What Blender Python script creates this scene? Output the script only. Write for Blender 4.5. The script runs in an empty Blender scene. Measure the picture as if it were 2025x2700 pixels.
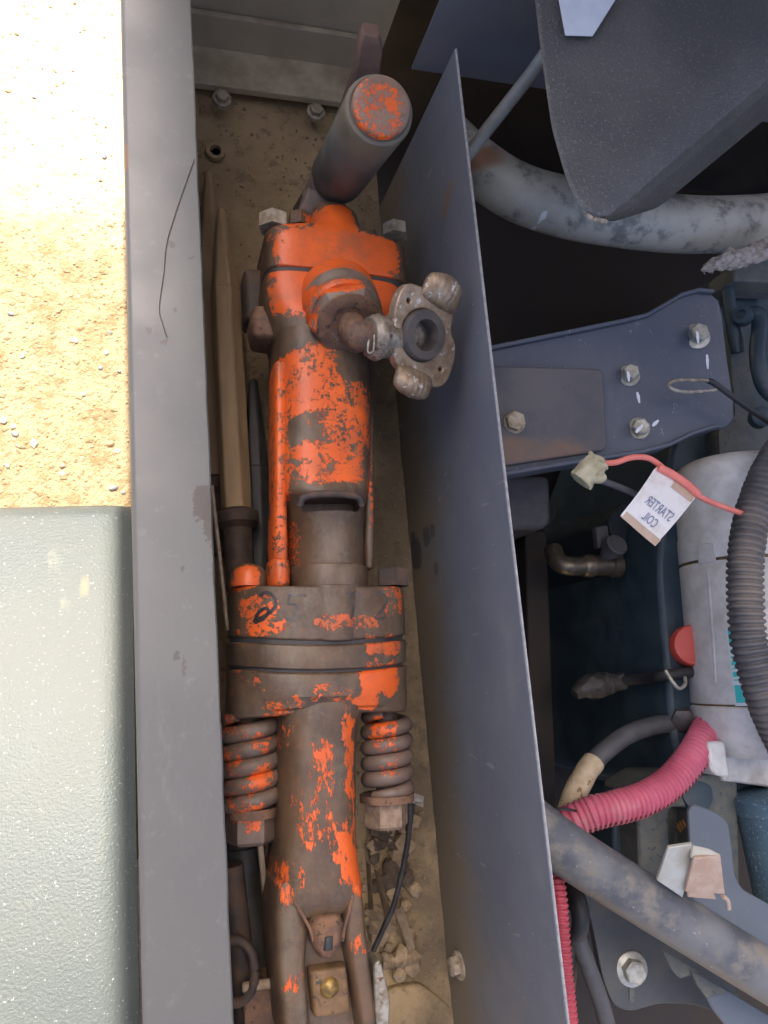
import bpy, bmesh, math, random
from mathutils import Vector, Matrix, noise as mnoise
from mathutils.bvhtree import BVHTree
random.seed(7)
C = bpy.context.scene.collection
R_ = math.radians
V = Vector

# ---------------------------------------------------------------- camera
F, CX, CY, H = 2028.0, 1012.5, 1350.0, 0.62
def nrm(v): return V(v).normalized()
Zc = -nrm((-600, 438, F))
y0 = V((-895, -10610, F)); Yc = (y0 - Zc * y0.dot(Zc)).normalized(); Xc = Yc.cross(Zc)
ROT = Matrix((Xc, Yc, Zc))                       # camera (right, down, forward) -> world
cam_d = bpy.data.cameras.new('camera'); cam = bpy.data.objects.new('camera', cam_d); C.objects.link(cam)
rt, dn, fw = ROT @ V((1, 0, 0)), ROT @ V((0, 1, 0)), ROT @ V((0, 0, 1))
m = Matrix((rt, -dn, -fw)).transposed().to_4x4(); m.translation = (0, 0, H); cam.matrix_world = m
cam_d.sensor_fit = 'HORIZONTAL'; cam_d.sensor_width = 36; cam_d.lens = 36 * F / 2025
cam_d.clip_start = 0.01; cam_d.clip_end = 400
sc = bpy.context.scene; sc.camera = cam

# ---------------------------------------------------------------- light
SUN_EL, SUN_AZ = 60, 0.0                         # sun ahead (+Y); azimuth measured towards -X
w = bpy.data.worlds.new('World'); sc.world = w; w.use_nodes = True
nt = w.node_tree; bg = nt.nodes['Background']
sky = nt.nodes.new('ShaderNodeTexSky'); sky.sky_type = 'NISHITA'; sky.sun_disc = False
sky.sun_elevation = R_(SUN_EL); sky.sun_rotation = R_(-SUN_AZ); sky.air_density = .42; sky.dust_density = 5.0; sky.ozone_density = .6
nt.links.new(sky.outputs[0], bg.inputs[0]); bg.inputs[1].default_value = 0.15
sd = bpy.data.lights.new('sun', 'SUN'); sun = bpy.data.objects.new('sun', sd); C.objects.link(sun)
sd.energy = 3.3; sd.angle = R_(0.55); sd.color = (1.0, 0.93, 0.82)
sdir = V((-math.sin(R_(SUN_AZ)) * math.cos(R_(SUN_EL)), math.cos(R_(SUN_AZ)) * math.cos(R_(SUN_EL)), math.sin(R_(SUN_EL))))
sun.rotation_euler = sdir.to_track_quat('Z', 'Y').to_euler(); sun.location = sdir * 8
vs = sc.view_settings; vs.view_transform = 'Standard'; vs.look = 'None'; vs.gamma = 1; vs.use_curve_mapping = False
vs.exposure = 1.95

# ---------------------------------------------------------------- helpers
def P(px, py, z):
    """where a line of sight of the photograph meets the level z"""
    r = ROT @ V(((px - CX) / F, (py - CY) / F, 1.0))
    return V((0, 0, H)) + r * ((z - H) / r.z)
def Q(p):
    c = ROT.transposed() @ (p - V((0, 0, H))); return CX + F * c.x / c.z, CY + F * c.y / c.z
def on_x(px, py, x):
    r = ROT @ V(((px - CX) / F, (py - CY) / F, 1.0)); return V((0, 0, H)) + r * (x / r.x)
def PX(pts, z=None): return [P(*p) if len(p) == 3 else P(p[0], p[1], z) for p in pts]
def tag(o, label=None, cat=None, group=None, kind=None):
    if label: o['label'] = label
    if cat: o['category'] = cat
    if group: o['group'] = group
    if kind: o['kind'] = kind
    return o
def thing(name, loc, label, cat, group=None):
    o = bpy.data.objects.new(name, None); C.objects.link(o); o.location = loc; o.empty_display_size = .02
    return tag(o, label, cat, group)
def wloc(p):
    l = V((0, 0, 0))
    while p: l += p.location; p = p.parent
    return l
def obj(name, vf, mat, parent=None, sharp=40, bevel=0, seg=2, sub=0):
    vs_, fs = vf
    org = wloc(parent) if parent else sum(vs_, V((0, 0, 0))) / len(vs_)
    me = bpy.data.meshes.new(name); me.from_pydata([v - org for v in vs_], [], fs); 
    bm = bmesh.new(); bm.from_mesh(me); bmesh.ops.recalc_face_normals(bm, faces=bm.faces); bm.to_mesh(me); bm.free()
    me.polygons.foreach_set('use_smooth', [True] * len(me.polygons)); me.set_sharp_from_angle(angle=R_(sharp))
    for mm in (mat if isinstance(mat, (list, tuple)) else [mat]): me.materials.append(mm)
    o = bpy.data.objects.new(name, me); C.objects.link(o)
    if parent: o.parent = parent
    else: o.location = org
    if bevel:
        b = o.modifiers.new('bevel', 'BEVEL'); b.width = bevel; b.segments = seg; b.limit_method = 'ANGLE'; b.angle_limit = R_(35); b.harden_normals = False
    if sub:
        b = o.modifiers.new('sub', 'SUBSURF'); b.levels = b.render_levels = sub
    return o
def join(*vfs):
    v, f = [], []
    for a, b in vfs:
        n = len(v); v += a; f += [tuple(i + n for i in q) for q in b]
    return v, f
def loft(rings, caps=True):
    n = len(rings[0]); v = [p for r in rings for p in r]; f = []
    for i in range(len(rings) - 1):
        for j in range(n):
            k = (j + 1) % n
            f.append((i * n + j, i * n + k, (i + 1) * n + k, (i + 1) * n + j))
    if caps:
        f.append(tuple(range(n - 1, -1, -1))); f.append(tuple((len(rings) - 1) * n + j for j in range(n)))
    return v, f
def frame(d, up=V((0, 0, 1))):
    d = nrm(d); a = up.cross(d)
    if a.length < 1e-3: a = V((1, 0, 0)).cross(d)
    a.normalize(); return a, d.cross(a), d
def lathe(o, d, prof, seg=32, rot=0, sx=1):
    a, b, d = frame(d)
    return loft([[o + d * s + (a * math.cos(rot + 2 * math.pi * j / seg) * sx + b * math.sin(rot + 2 * math.pi * j / seg)) * max(r, 1e-5) for j in range(seg)] for s, r in prof])
def hexa(o, d, r, h, rot=0, dome=.12):
    return lathe(o, d, [(0, r), (h * (1 - dome), r), (h, r * .86)], 6, rot)
def smooth_path(pts, n=10):
    q = [pts[0] * 2 - pts[1]] + list(pts) + [pts[-1] * 2 - pts[-2]]; out = []
    for i in range(1, len(q) - 2):
        a, b, c, d = q[i - 1:i + 3]
        for k in range(n):
            t = k / n
            out.append(.5 * (2 * b + (c - a) * t + (2 * a - 5 * b + 4 * c - d) * t * t + (3 * b - a - 3 * c + d) * t ** 3))
    return out + [pts[-1]]
def tube(pts, r, seg=14, n=10, smooth=True, rf=None, sx=1.0, jit=0):
    p = smooth_path(pts, n) if smooth else list(pts)
    tang = [(p[min(i + 1, len(p) - 1)] - p[max(i - 1, 0)]).normalized() for i in range(len(p))]
    a = frame(tang[0])[0]; rings = []; L = 0
    for i, q in enumerate(p):
        a = (a - tang[i] * a.dot(tang[i])).normalized(); b = tang[i].cross(a)
        if i: L += (q - p[i - 1]).length
        rr = rf(L, i / (len(p) - 1)) if rf else r
        rings.append([q + (a * math.cos(2 * math.pi * j / seg) * sx + b * math.sin(2 * math.pi * j / seg)) * rr * (1 + jit * mnoise.noise(q * 90 + V((j, 0, 0)))) for j in range(seg)])
    return loft(rings)
def resample(pts, step, n=24):
    p = smooth_path(pts, n); out = [p[0]]; acc = 0
    for i in range(1, len(p)):
        a, b = p[i - 1], p[i]; l = (b - a).length
        while acc + l >= step:
            t = (step - acc) / l; a = a.lerp(b, t); out.append(a); l = (b - a).length; acc = 0
        acc += l
    return out
def corrugated(pts, r, pitch, depth, seg=22, k=8):
    q = resample(pts, pitch / k); 
    prof = [0, .0, .35, .9, 1, 1, .9, .35][:k]
    it = iter(range(10 ** 9))
    return tube(q, r, seg, smooth=False, rf=lambda L, u: r * (1 + .035 * mnoise.noise(V((L * 60, r * 900, 0)))) - depth + depth * prof[next(it) % k])
def prism(poly, d):
    n = len(poly); v = list(poly) + [p + d for p in poly]
    return v, [tuple(range(n)), tuple(range(2 * n - 1, n - 1, -1))] + [(i, (i + 1) % n, n + (i + 1) % n, n + i) for i in range(n)]
def box(c, x, y, z, ax=V((1, 0, 0)), ay=V((0, 1, 0)), az=V((0, 0, 1))):
    pl = [c + ax * i * x / 2 + ay * j * y / 2 - az * z / 2 for i, j in ((-1, -1), (1, -1), (1, 1), (-1, 1))]
    return prism(pl, az * z)
def rounded(poly, r, n=5):
    """round the corners of a flat polygon"""
    out = []; N = len(poly)
    for i in range(N):
        p, a, b = poly[i], poly[i - 1], poly[(i + 1) % N]
        da, db = (a - p), (b - p); rr = min(r, da.length * .45, db.length * .45)
        s, e = p + da.normalized() * rr, p + db.normalized() * rr
        for k in range(n + 1):
            t = k / n; out.append(s * (1 - t) ** 2 + p * 2 * t * (1 - t) + e * t * t)
    return out
def sheet(fn, nu, nv, thick=0):
    """a grid surface fn(u,v), given thickness downwards"""
    top = [fn(i / nu, j / nv) for j in range(nv + 1) for i in range(nu + 1)]
    f = [(j * (nu + 1) + i, j * (nu + 1) + i + 1, (j + 1) * (nu + 1) + i + 1, (j + 1) * (nu + 1) + i) for j in range(nv) for i in range(nu)]
    if thick:
        n = len(top); bot = [p - V((0, 0, thick)) for p in top]; f2 = [tuple(n + k for k in reversed(q)) for q in f]
        rim = [i for i in range(nu + 1)] + [(j + 1) * (nu + 1) - 1 for j in range(1, nv + 1)] + [nv * (nu + 1) + i for i in range(nu - 1, -1, -1)] + [j * (nu + 1) for j in range(nv - 1, 0, -1)]
        f2 += [(rim[k], n + rim[k], n + rim[(k + 1) % len(rim)], rim[(k + 1) % len(rim)]) for k in range(len(rim))]
        return top + bot, f + f2
    return top, f
def cut(o, vf):
    """carve the solid vf out of o"""
    me = bpy.data.meshes.new('cutter'); me.from_pydata(vf[0], [], vf[1])
    bm = bmesh.new(); bm.from_mesh(me); bmesh.ops.recalc_face_normals(bm, faces=bm.faces); bm.to_mesh(me); bm.free()
    c = bpy.data.objects.new('cutter', me); C.objects.link(c)
    md = o.modifiers.new('cut', 'BOOLEAN'); md.operation = 'DIFFERENCE'; md.object = c; md.solver = 'EXACT'
    bpy.context.view_layer.update()
    new = bpy.data.meshes.new_from_object(o.evaluated_get(bpy.context.evaluated_depsgraph_get()))
    o.modifiers.clear(); o.data = new; bpy.data.objects.remove(c)
    new.polygons.foreach_set('use_smooth', [True] * len(new.polygons)); new.set_sharp_from_angle(angle=R_(40))
def bvh(o):
    m = o.data; return BVHTree.FromPolygons([wloc(o) + v.co if False else (wloc(o.parent) if o.parent else o.location) + v.co for v in m.vertices], [tuple(p.vertices) for p in m.polygons])
def stroke(trees, pts, wd, off=.0006, n=8):
    """a flat brush stroke lying on the surfaces of trees, through the pixels pts"""
    pp = smooth_path([V((x, y, 0)) for x, y in pts], n); hit = []
    o = V((0, 0, H))
    for i, q in enumerate(pp):
        d = (pp[min(i + 1, len(pp) - 1)] - pp[max(i - 1, 0)]).normalized(); s = V((-d.y, d.x, 0)) * wd / 2
        row = []
        for e in (q + s, q - s):
            r = (ROT @ V(((e.x - CX) / F, (e.y - CY) / F, 1))).normalized(); best = None
            for t in trees:
                h = t.ray_cast(o, r)
                if h[0] is not None and (best is None or h[3] < best[3]): best = h
            if best is None: break
            row.append(best[0] - r * off)
        if len(row) == 2: hit.append(row)
    v = [x for r in hit for x in r]; return v, [(2 * i, 2 * i + 1, 2 * i + 3, 2 * i + 2) for i in range(len(hit) - 1)]

# ---------------------------------------------------------------- materials
class NT:
    warp = .004; wscale = 70.
    def __init__(s, name):
        s.m = bpy.data.materials.new(name); s.m.use_nodes = True; s.t = s.m.node_tree; s.b = s.t.nodes['Principled BSDF']
        s.pos = s.n('ShaderNodeNewGeometry').outputs['Position']
    def n(s, ty, ins=None, **kw):
        x = s.t.nodes.new(ty)
        for k, v in kw.items(): setattr(x, k, v)
        for k, v in (ins or {}).items(): s.put(x.inputs[k], v)
        return x
    def put(s, sock, v):
        if isinstance(v, bpy.types.NodeSocket): s.t.links.new(v, sock)
        else: sock.default_value = v if not (isinstance(v, tuple) and len(v) == 3 and sock.type == 'RGBA') else (*v, 1)
    def noise(s, scale, detail=4, rough=.55, vec=None, dist=0):
        return s.n('ShaderNodeTexNoise', {'Vector': vec or s.pos, 'Scale': scale, 'Detail': detail, 'Roughness': rough, 'Distortion': dist}).outputs['Fac']
    def ramp(s, x, a, b, lo=0., hi=1., smooth=True):
        return s.n('ShaderNodeMapRange', {0: x, 1: a, 2: b, 3: lo, 4: hi}, interpolation_type='SMOOTHSTEP' if smooth else 'LINEAR').outputs[0]
    def math(s, op, a, b=0., clamp=False): return s.n('ShaderNodeMath', {0: a, 1: b}, operation=op, use_clamp=clamp).outputs[0]
    def mix(s, f, a, b):
        x = s.n('ShaderNodeMix', data_type='RGBA'); s.put(x.inputs[0], f); s.put(x.inputs[6], a); s.put(x.inputs[7], b); return x.outputs[2]
    def scaled(s, v): return s.n('ShaderNodeVectorMath', {0: s.pos, 1: v}, operation='MULTIPLY').outputs[0]
    def blob(s, c, rx, ry, st, inner=.6, outer=1.1, rz=None):
        if not hasattr(s, 'wpos'):
            w1 = s.n('ShaderNodeTexNoise', {'Vector': s.pos, 'Scale': s.wscale, 'Detail': 4., 'Roughness': .65}).outputs['Color']
            w1 = s.n('ShaderNodeVectorMath', {0: w1, 1: (.5, .5, .5)}, operation='SUBTRACT').outputs[0]
            w1 = s.n('ShaderNodeVectorMath', {0: w1, 1: (s.warp, s.warp, 0)}, operation='MULTIPLY').outputs[0]
            s.wpos = s.n('ShaderNodeVectorMath', {0: s.pos, 1: w1}, operation='ADD').outputs[0]
        d = s.n('ShaderNodeVectorMath', {0: s.wpos, 1: tuple(c)}, operation='SUBTRACT').outputs[0]
        d = s.n('ShaderNodeVectorMath', {0: d, 1: (1 / rx, 1 / ry, 1 / rz if rz else 0)}, operation='MULTIPLY').outputs[0]
        d = s.n('ShaderNodeVectorMath', {0: d, 1: d}, operation='MULTIPLY').outputs[0]
        l = s.n('ShaderNodeVectorMath', {0: d}, operation='LENGTH').outputs['Value']
        return s.ramp(l, inner * inner, outer * outer, st, 0.)
    def bump(s, h, strength=.3, dist=.001, nrm=None):
        b = s.n('ShaderNodeBump', {'Height': h, 'Strength': strength, 'Distance': dist})
        if nrm: s.put(b.inputs['Normal'], nrm)
        return b.outputs['Normal']
    def done(s, col, rough=.5, metal=0., normal=None, spec=.5):
        s.put(s.b.inputs['Base Color'], col); s.put(s.b.inputs['Roughness'], rough); s.put(s.b.inputs['Metallic'], metal)
        s.b.inputs['Specular IOR Level'].default_value = spec
        if normal: s.put(s.b.inputs['Normal'], normal)
        return s.m
def plain(name, c1, c2, scale=25, rough=(.4, .6), metal=0., bs=300, bst=.15, speck=None, speck_s=400, speck_t=.68, spec=.5, stretch=None, lo=.35, hi=.65, dust=None, dust_t=(.45, .75), dust_s=14):
    t = NT(name); vec = t.scaled(stretch) if stretch else None
    n = t.noise(scale, 5, .6, vec); col = t.mix(t.ramp(n, lo, hi), c1, c2); r = t.ramp(n, .3, .7, *rough)
    if dust:
        dn_ = t.ramp(t.noise(dust_s, 6, .65), *dust_t); up = t.n('ShaderNodeSeparateXYZ', {0: t.n('ShaderNodeNewGeometry').outputs['Normal']}).outputs[2]
        dn_ = t.math('MULTIPLY', dn_, t.ramp(up, -.2, .8, .25, 1)); col = t.mix(dn_, col, dust); r = t.math('ADD', r, t.math('MULTIPLY', dn_, .25), True)
    if speck: col = t.mix(t.ramp(t.noise(speck_s, 3, .6), speck_t, speck_t + .05), col, speck)
    fine = t.noise(bs, 4, .6)
    return t.done(col, r, metal, t.bump(fine, bst, .0012), spec)
S_GREY = (.160, .169, .185); S_DUST = (.21, .17, .12)
M = {}
M['bolt'] = plain('zinc_bolt', (.50, .50, .44), (.36, .34, .28), 120, (.35, .5), .5, 500, .12, dust=(.25, .2, .13))
M['bolt_pale'] = plain('dusty_bolt', (.42, .36, .27), (.26, .2, .13), 130, (.55, .8), .1, 350, .3)
M['nut_dusty'] = plain('dusty_nut', (.30, .21, .14), (.18, .115, .075), 110, (.6, .8), .1, 300, .4)
M['bolt_dark'] = plain('dark_bolt', (.10, .09, .085), (.06, .05, .05), 100, (.4, .6), .3, 400, .2)
M['rust'] = plain('rust_brown', (.10, .055, .035), (.19, .10, .055), 70, (.65, .85), 0, 260, .5, (.055, .035, .025), 180, .6)
M['rust_dark'] = plain('rust_dark', (.045, .032, .026), (.10, .06, .04), 60, (.6, .85), 0, 260, .45)
M['dark_iron'] = plain('dark_iron', (.035, .034, .034), (.065, .058, .052), 40, (.45, .7), .2, 300, .3)
M['black'] = plain('black_rubber', (.018, .018, .02), (.03, .03, .032), 40, (.45, .6), 0, 400, .15)
M['rubber'] = plain('worn_grip_rubber', (.085, .078, .060), (.125, .112, .082), 30, (.5, .7), 0, 220, .25, dust=(.15, .12, .09), dust_t=(.4, .7))
M['galv'] = plain('old_galvanised', (.38, .36, .31), (.23, .19, .14), 110, (.45, .7), .45, 240, .6, (.16, .09, .05), 120, .6)
M['neck'] = plain('coupling_neck', (.33, .29, .23), (.19, .14, .09), 110, (.4, .65), .5, 240, .6, (.14, .08, .045), 120, .58)
M['casting'] = plain('claw_casting', (.36, .265, .175), (.23, .155, .095), 80, (.38, .62), .5, 300, .35, (.52, .47, .40), 130, .6, stretch=(1, 1, .5))
M['seal'] = plain('rubber_seal', (.05, .042, .037), (.085, .068, .056), 70, (.5, .7), 0, 300, .2)
M['alu'] = plain('cast_aluminium', (.70, .69, .665), (.57, .56, .53), 45, (.5, .65), .15, 420, .25, (.2, .19, .18), 330, .72, dust=(.38, .34, .27), dust_t=(.5, .8))
M['alu_seam'] = plain('seam_rust', (.16, .09, .03), (.07, .05, .03), 140, (.7, .9), 0, 300, .3)
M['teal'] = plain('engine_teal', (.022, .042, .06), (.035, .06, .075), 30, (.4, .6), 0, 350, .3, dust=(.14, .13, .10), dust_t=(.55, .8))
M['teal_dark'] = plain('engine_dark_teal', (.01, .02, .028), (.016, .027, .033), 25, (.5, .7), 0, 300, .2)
M['teal_dusty'] = plain('engine_dusty', (.075, .088, .086), (.125, .125, .108), 45, (.6, .85), 0, 330, .4, (.05, .07, .085), 160, .6)
M['blue_speck'] = plain('speckled_blue', (.06, .115, .165), (.085, .145, .185), 40, (.5, .7), 0, 330, .3, (.28, .33, .34), 300, .60, dust=(.16, .18, .17), dust_t=(.52, .8))
M['spring_rust'] = plain('rusty_stud', (.42, .20, .06), (.28, .13, .04), 140, (.6, .8))
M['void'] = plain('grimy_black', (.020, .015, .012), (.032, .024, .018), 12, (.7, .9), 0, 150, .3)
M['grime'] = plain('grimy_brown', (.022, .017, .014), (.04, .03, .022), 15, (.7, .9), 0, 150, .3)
M['strut'] = plain('strut_grey', (.30, .30, .27), (.24, .235, .21), 40, (.45, .6), .1, 300, .1)
M['pink'] = plain('pink_hose', (.60, .14, .21), (.50, .10, .16), 30, (.4, .55), 0, 300, .08, dust=(.50, .29, .27), dust_t=(.55, .8))
M['red_hose'] = plain('red_hose', (.40, .05, .075), (.32, .04, .06), 30, (.45, .6), 0, 300, .1)
M['pink_dark'] = plain('hose_slit', (.12, .015, .03), (.08, .01, .02), 30)
M['red_wire'] = plain('red_wire', (.78, .22, .16), (.70, .17, .13), 40, (.4, .5), 0, 300, .08)
M['red_cap'] = plain('red_cap', (.62, .09, .07), (.55, .07, .05), 40, (.4, .5), 0, 300, .08)
M['paper'] = plain('paper_tag', (.74, .71, .67), (.60, .53, .45), 55, (.6, .75), 0, 70, .6, lo=.42, hi=.8)
M['paper_edge'] = plain('tag_fold', (.52, .38, .27), (.46, .33, .23), 60, (.6, .7))
M['ink'] = plain('tag_ink', (.17, .19, .29), (.24, .26, .36), 200, (.6, .7))
M['ink_blue'] = plain('tag_blue', (.14, .24, .43), (.33, .40, .52), 260, (.6, .7), lo=.45, hi=.55)
M['boot'] = plain('yellowed_boot', (.47, .42, .27), (.35, .30, .18), 90, (.5, .7), 0, 240, .4)
M['conduit'] = plain('conduit_black', (.075, .07, .07), (.105, .098, .095), 50, (.4, .6), 0, 260, .15, dust=(.22, .18, .14), dust_t=(.42, .75))
M['tan'] = plain('tan_dust', (.34, .25, .17), (.25, .18, .12), 70, (.7, .9), 0, 260, .5)
M['brass'] = plain('dull_brass', (.19, .16, .115), (.11, .095, .075), 80, (.3, .5), .7, 260, .2)
M['glint_metal'] = plain('yellow_glint_metal', (.34, .21, .045), (.13, .08, .035), 160, (.35, .6), .3, 260, .3)  # yellow base colour stands for the glint on the latch bolt
M['tape'] = plain('beige_tape', (.52, .42, .29), (.42, .33, .21), 80, (.6, .8), 0, 200, .4, (.2, .12, .06), 110, .62)
M['cable'] = plain('grey_cable', (.06, .062, .068), (.085, .085, .09), 60, (.5, .65), 0, 300, .15)
M['white'] = plain('white_paint_mark', (.75, .76, .78), (.62, .64, .67), 150, (.5, .7))
M['sticker'] = plain('white_sticker', (.62, .66, .7), (.56, .6, .64), 50, (.35, .5))
M['marker'] = plain('black_marker', (.012, .011, .011), (.025, .02, .018), 300, (.4, .6))
M['teal_label'] = plain('teal_label', (.03, .46, .46), (.05, .50, .50), 60, (.35, .45))
M['label_white'] = plain('label_white', (.62, .70, .70), (.55, .66, .66), 60, (.35, .45))
M['zinc'] = plain('zinc_plate', (.50, .50, .44), (.42, .39, .32), 40, (.4, .55), .3, 300, .15)
M['zinc_pink'] = plain('zinc_rusty', (.50, .37, .28), (.42, .29, .21), 50, (.5, .65), .2, 280, .2)
M['cloth'] = plain('frayed_cloth', (.40, .36, .31), (.25, .21, .18), 200, (.8, .95), 0, 700, .9)
M['chisel'] = plain('chisel_steel', (.30, .20, .105), (.40, .27, .145), 40, (.5, .7), .1, 220, .3, stretch=(2, .3, 2))
M['stone'] = plain('rubble', (.30, .215, .13), (.20, .14, .085), 90, (.8, .95), 0, 300, .5)
M['rubble_dark'] = plain('rubble_dark', (.13, .09, .06), (.08, .058, .042), 90, (.8, .95), 0, 300, .5)
M['rubble_pale'] = plain('rubble_pale', (.40, .29, .175), (.28, .2, .12), 90, (.8, .95), 0, 300, .5)
M['pebble_pale'] = plain('pebble_pale', (.46, .41, .32), (.38, .32, .24), 90, (.7, .9), 0, 300, .4)
M['pebble_grey'] = plain('pebble_grey', (.22, .22, .23), (.16, .15, .15), 90, (.7, .9), 0, 300, .4)
M['pebble_red'] = plain('pebble_red', (.42, .24, .18), (.34, .18, .13), 90, (.7, .9), 0, 300, .4)
M['pebble_tan'] = plain('pebble_tan', (.40, .28, .15), (.30, .19, .10), 90, (.7, .9), 0, 300, .4)

def slate(name, c1, c2, drips=(), dust_z=None, chips=True, edge=None):
    """blue-grey machine enamel, scratched and dusty"""
    t = NT(name); t.warp = .009; t.wscale = 210.; n = t.noise(7, 5, .6); col = t.mix(t.ramp(n, .35, .68), c1, c2)
    n2 = t.noise(60, 5, .7); col = t.mix(t.ramp(n2, .55, .8, 0, .35), col, (.24, .225, .21))
    r = t.ramp(n, .3, .7, .33, .48)
    if dust_z:
        z = t.n('ShaderNodeSeparateXYZ', {0: t.pos}).outputs[2]
        k = t.math('ADD', t.ramp(z, dust_z[0], dust_z[1], 1, 0), t.math('MULTIPLY', t.math('SUBTRACT', t.noise(11, 6, .65, t.scaled((1, 1, .35))), .5), 1.5))
        k = t.ramp(k, .25, .95); col = t.mix(t.math('MULTIPLY', k, .85), col, (.20, .155, .095)); r = t.math('ADD', r, t.math('MULTIPLY', k, .35), True)
    if chips:
        sc_ = t.noise(260, 2, .5, t.scaled((.4, .4, .06)), 1.5); col = t.mix(t.ramp(sc_, .70, .74, 0, .5), col, (.33, .32, .31))
        sp = t.noise(190, 3, .5); col = t.mix(t.ramp(sp, .735, .76, 0, .8), col, (.42, .41, .39))
    sm_ = t.ramp(t.noise(18, 7, .72, t.scaled((1, .35, .6))), .55, .75, 0, .35); col = t.mix(sm_, col, (.235, .225, .205)); r = t.math('ADD', r, t.math('MULTIPLY', sm_, .4), True)
    for c, rx, ry, cc in drips:
        k = t.math('ADD', t.blob(c, rx, ry, 1, .1, 1.3, ry if name[:4] == 'part' else None), t.math('MULTIPLY', t.math('SUBTRACT', t.noise(230, 5, .7), .5), 1.7)); col = t.mix(t.ramp(k, .45, .62, 0, .8), col, cc)
    return t.done(col, r, 0, t.bump(t.noise(500, 3, .5), .05, .001))
M['rail'] = slate('rail_enamel', (.108, .104, .094), (.096, .094, .088), chips=False, drips=[(P(540, 1325, 0), .010, .016, (.05, .038, .03)), (P(556, 1375, 0), .006, .018, (.055, .042, .033)), (P(566, 1430, 0), .003, .04, (.06, .045, .035)), (P(465, 1730, 0), .0032, .004, (.06, .05, .043)), (P(484, 1760, 0), .0012, .009, (.07, .06, .05)), (P(480, 1500, 0), .0014, .0014, (.06, .05, .04)), (P(327, 410, 0), .004, .014, (.19, .10, .05)), (P(455, 645, 0), .003, .003, (.065, .055, .045)), (P(392, 870, 0), .0028, .0028, (.075, .06, .05)), (P(462, 815, 0), .0025, .0025, (.07, .06, .05)), (P(433, 900, 0), .003, .0025, (.085, .065, .05)), (P(505, 680, 0), .0022, .0016, (.06, .05, .045))])
WS = [(on_x(1098, 1460, .307), .05, .020, (.045, .045, .05)), (on_x(1090, 1420, .307), .05, .009, (.05, .05, .055)), (on_x(1125, 1415, .307), .05, .012, (.07, .07, .075)), (on_x(1140, 1400, .307), .05, .008, (.07, .07, .075)), (on_x(1180, 520, .307), .05, .011, (.20, .14, .09)), (on_x(1172, 555, .307), .05, .010, (.19, .14, .09)), (on_x(1190, 490, .307), .05, .007, (.20, .15, .10)), (on_x(1150, 1500, .307), .05, .008, (.075, .075, .08))]
M['panel'] = slate('partition_enamel', S_GREY, (.136, .145, .165), dust_z=(-.29, -.07), drips=WS)
M['bracket'] = slate('bracket_enamel', (.062, .076, .108), (.088, .098, .122))
M['slate_plate'] = slate('plate_enamel', (.118, .138, .165), (.10, .118, .142), chips=False)
M['tubepaint'] = plain('tube_enamel', (.075, .08, .09), (.15, .152, .152), 19, (.42, .65), 0, 420, .2, (.28, .28, .27), 200, .675, dust=(.20, .18, .15), dust_t=(.46, .66), dust_s=34)
M['canopy'] = slate('canopy_enamel', (.20, .20, .215), (.18, .18, .2), chips=False)
M['end_wall'] = plain('end_wall_dust_haze', (.54, .45, .31), (.46, .38, .26), 8, (.5, .7), 0, 300, .1, dust=(.28, .22, .14), dust_t=(.3, .7))  # dusty slate painted paler and warmer to take in lens haze
t = NT('filter_plastic'); cv = t.n('ShaderNodeTexVoronoi', {'Vector': t.pos, 'Scale': 520.}).outputs['Distance']
col = t.mix(t.ramp(t.noise(9, 5, .6), .35, .7), (.072, .073, .070), (.105, .102, .094)); col = t.mix(t.ramp(t.noise(300, 4, .6), .54, .74, 0, .6), col, (.27, .25, .235))
M['filter'] = t.done(col, .42, 0, t.bump(t.math('ADD', cv, t.noise(350, 3, .6)), .5, .0012))
# exhaust pipe: satin grey with scuffs
t = NT('grey_pipe'); col = t.mix(t.ramp(t.noise(14, 5, .65), .38, .66), (.42, .40, .335), (.30, .29, .245)); col = t.mix(t.ramp(t.noise(28, 6, .7), 0.53, .66, 0, .75), col, (.12, .12, .11))
col = t.mix(t.ramp(t.noise(330, 2, .5), .66, .72, 0, .7), col, (.42, .41, .36)); col = t.mix(t.blob(P(1275, 395, -.1), .035, .02, 1, .1, 1), col, (.32, .16, .09)); col = t.mix(t.blob(P(1470, 525, -.075), .0032, .0032, 1, .75, 1), col, (.6, .62, .6))
M['pipe'] = t.done(col, t.ramp(t.noise(40), .3, .7, .5, .7), .1, t.bump(t.noise(300, 4), .2, .001))
# trough floor: dust and dried mud, the tan lightened to carry lens haze
t = NT('dusty_hazy_floor'); col = t.mix(t.ramp(t.noise(9, 6, .65), .35, .65), (.40, .285, .15), (.30, .21, .11)); col = t.mix(t.ramp(t.noise(45, 6, .7), .52, .66, 0, .7), col, (.15, .10, .055)); col = t.mix(t.ramp(t.noise(120, 3), .62, .7, 0, .5), col, (.42, .31, .18))
xx = t.n('ShaderNodeSeparateXYZ', {0: t.pos}).outputs[0]; side_tone = t.math('ADD', t.ramp(xx, .20, .29), t.math('MULTIPLY', t.math('SUBTRACT', t.noise(13, 6, .7), .5), 2.2)); col = t.mix(t.ramp(side_tone, .35, 1.1, 0, .72), col, (.10, .075, .045))  # floor tone darkens unevenly towards the partition side
M['floor'] = t.done(col, .75, 0, t.bump(t.math('ADD', t.noise(40, 8, .7), t.math('MULTIPLY', t.noise(9, 3), .6)), .7, .006))
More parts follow.
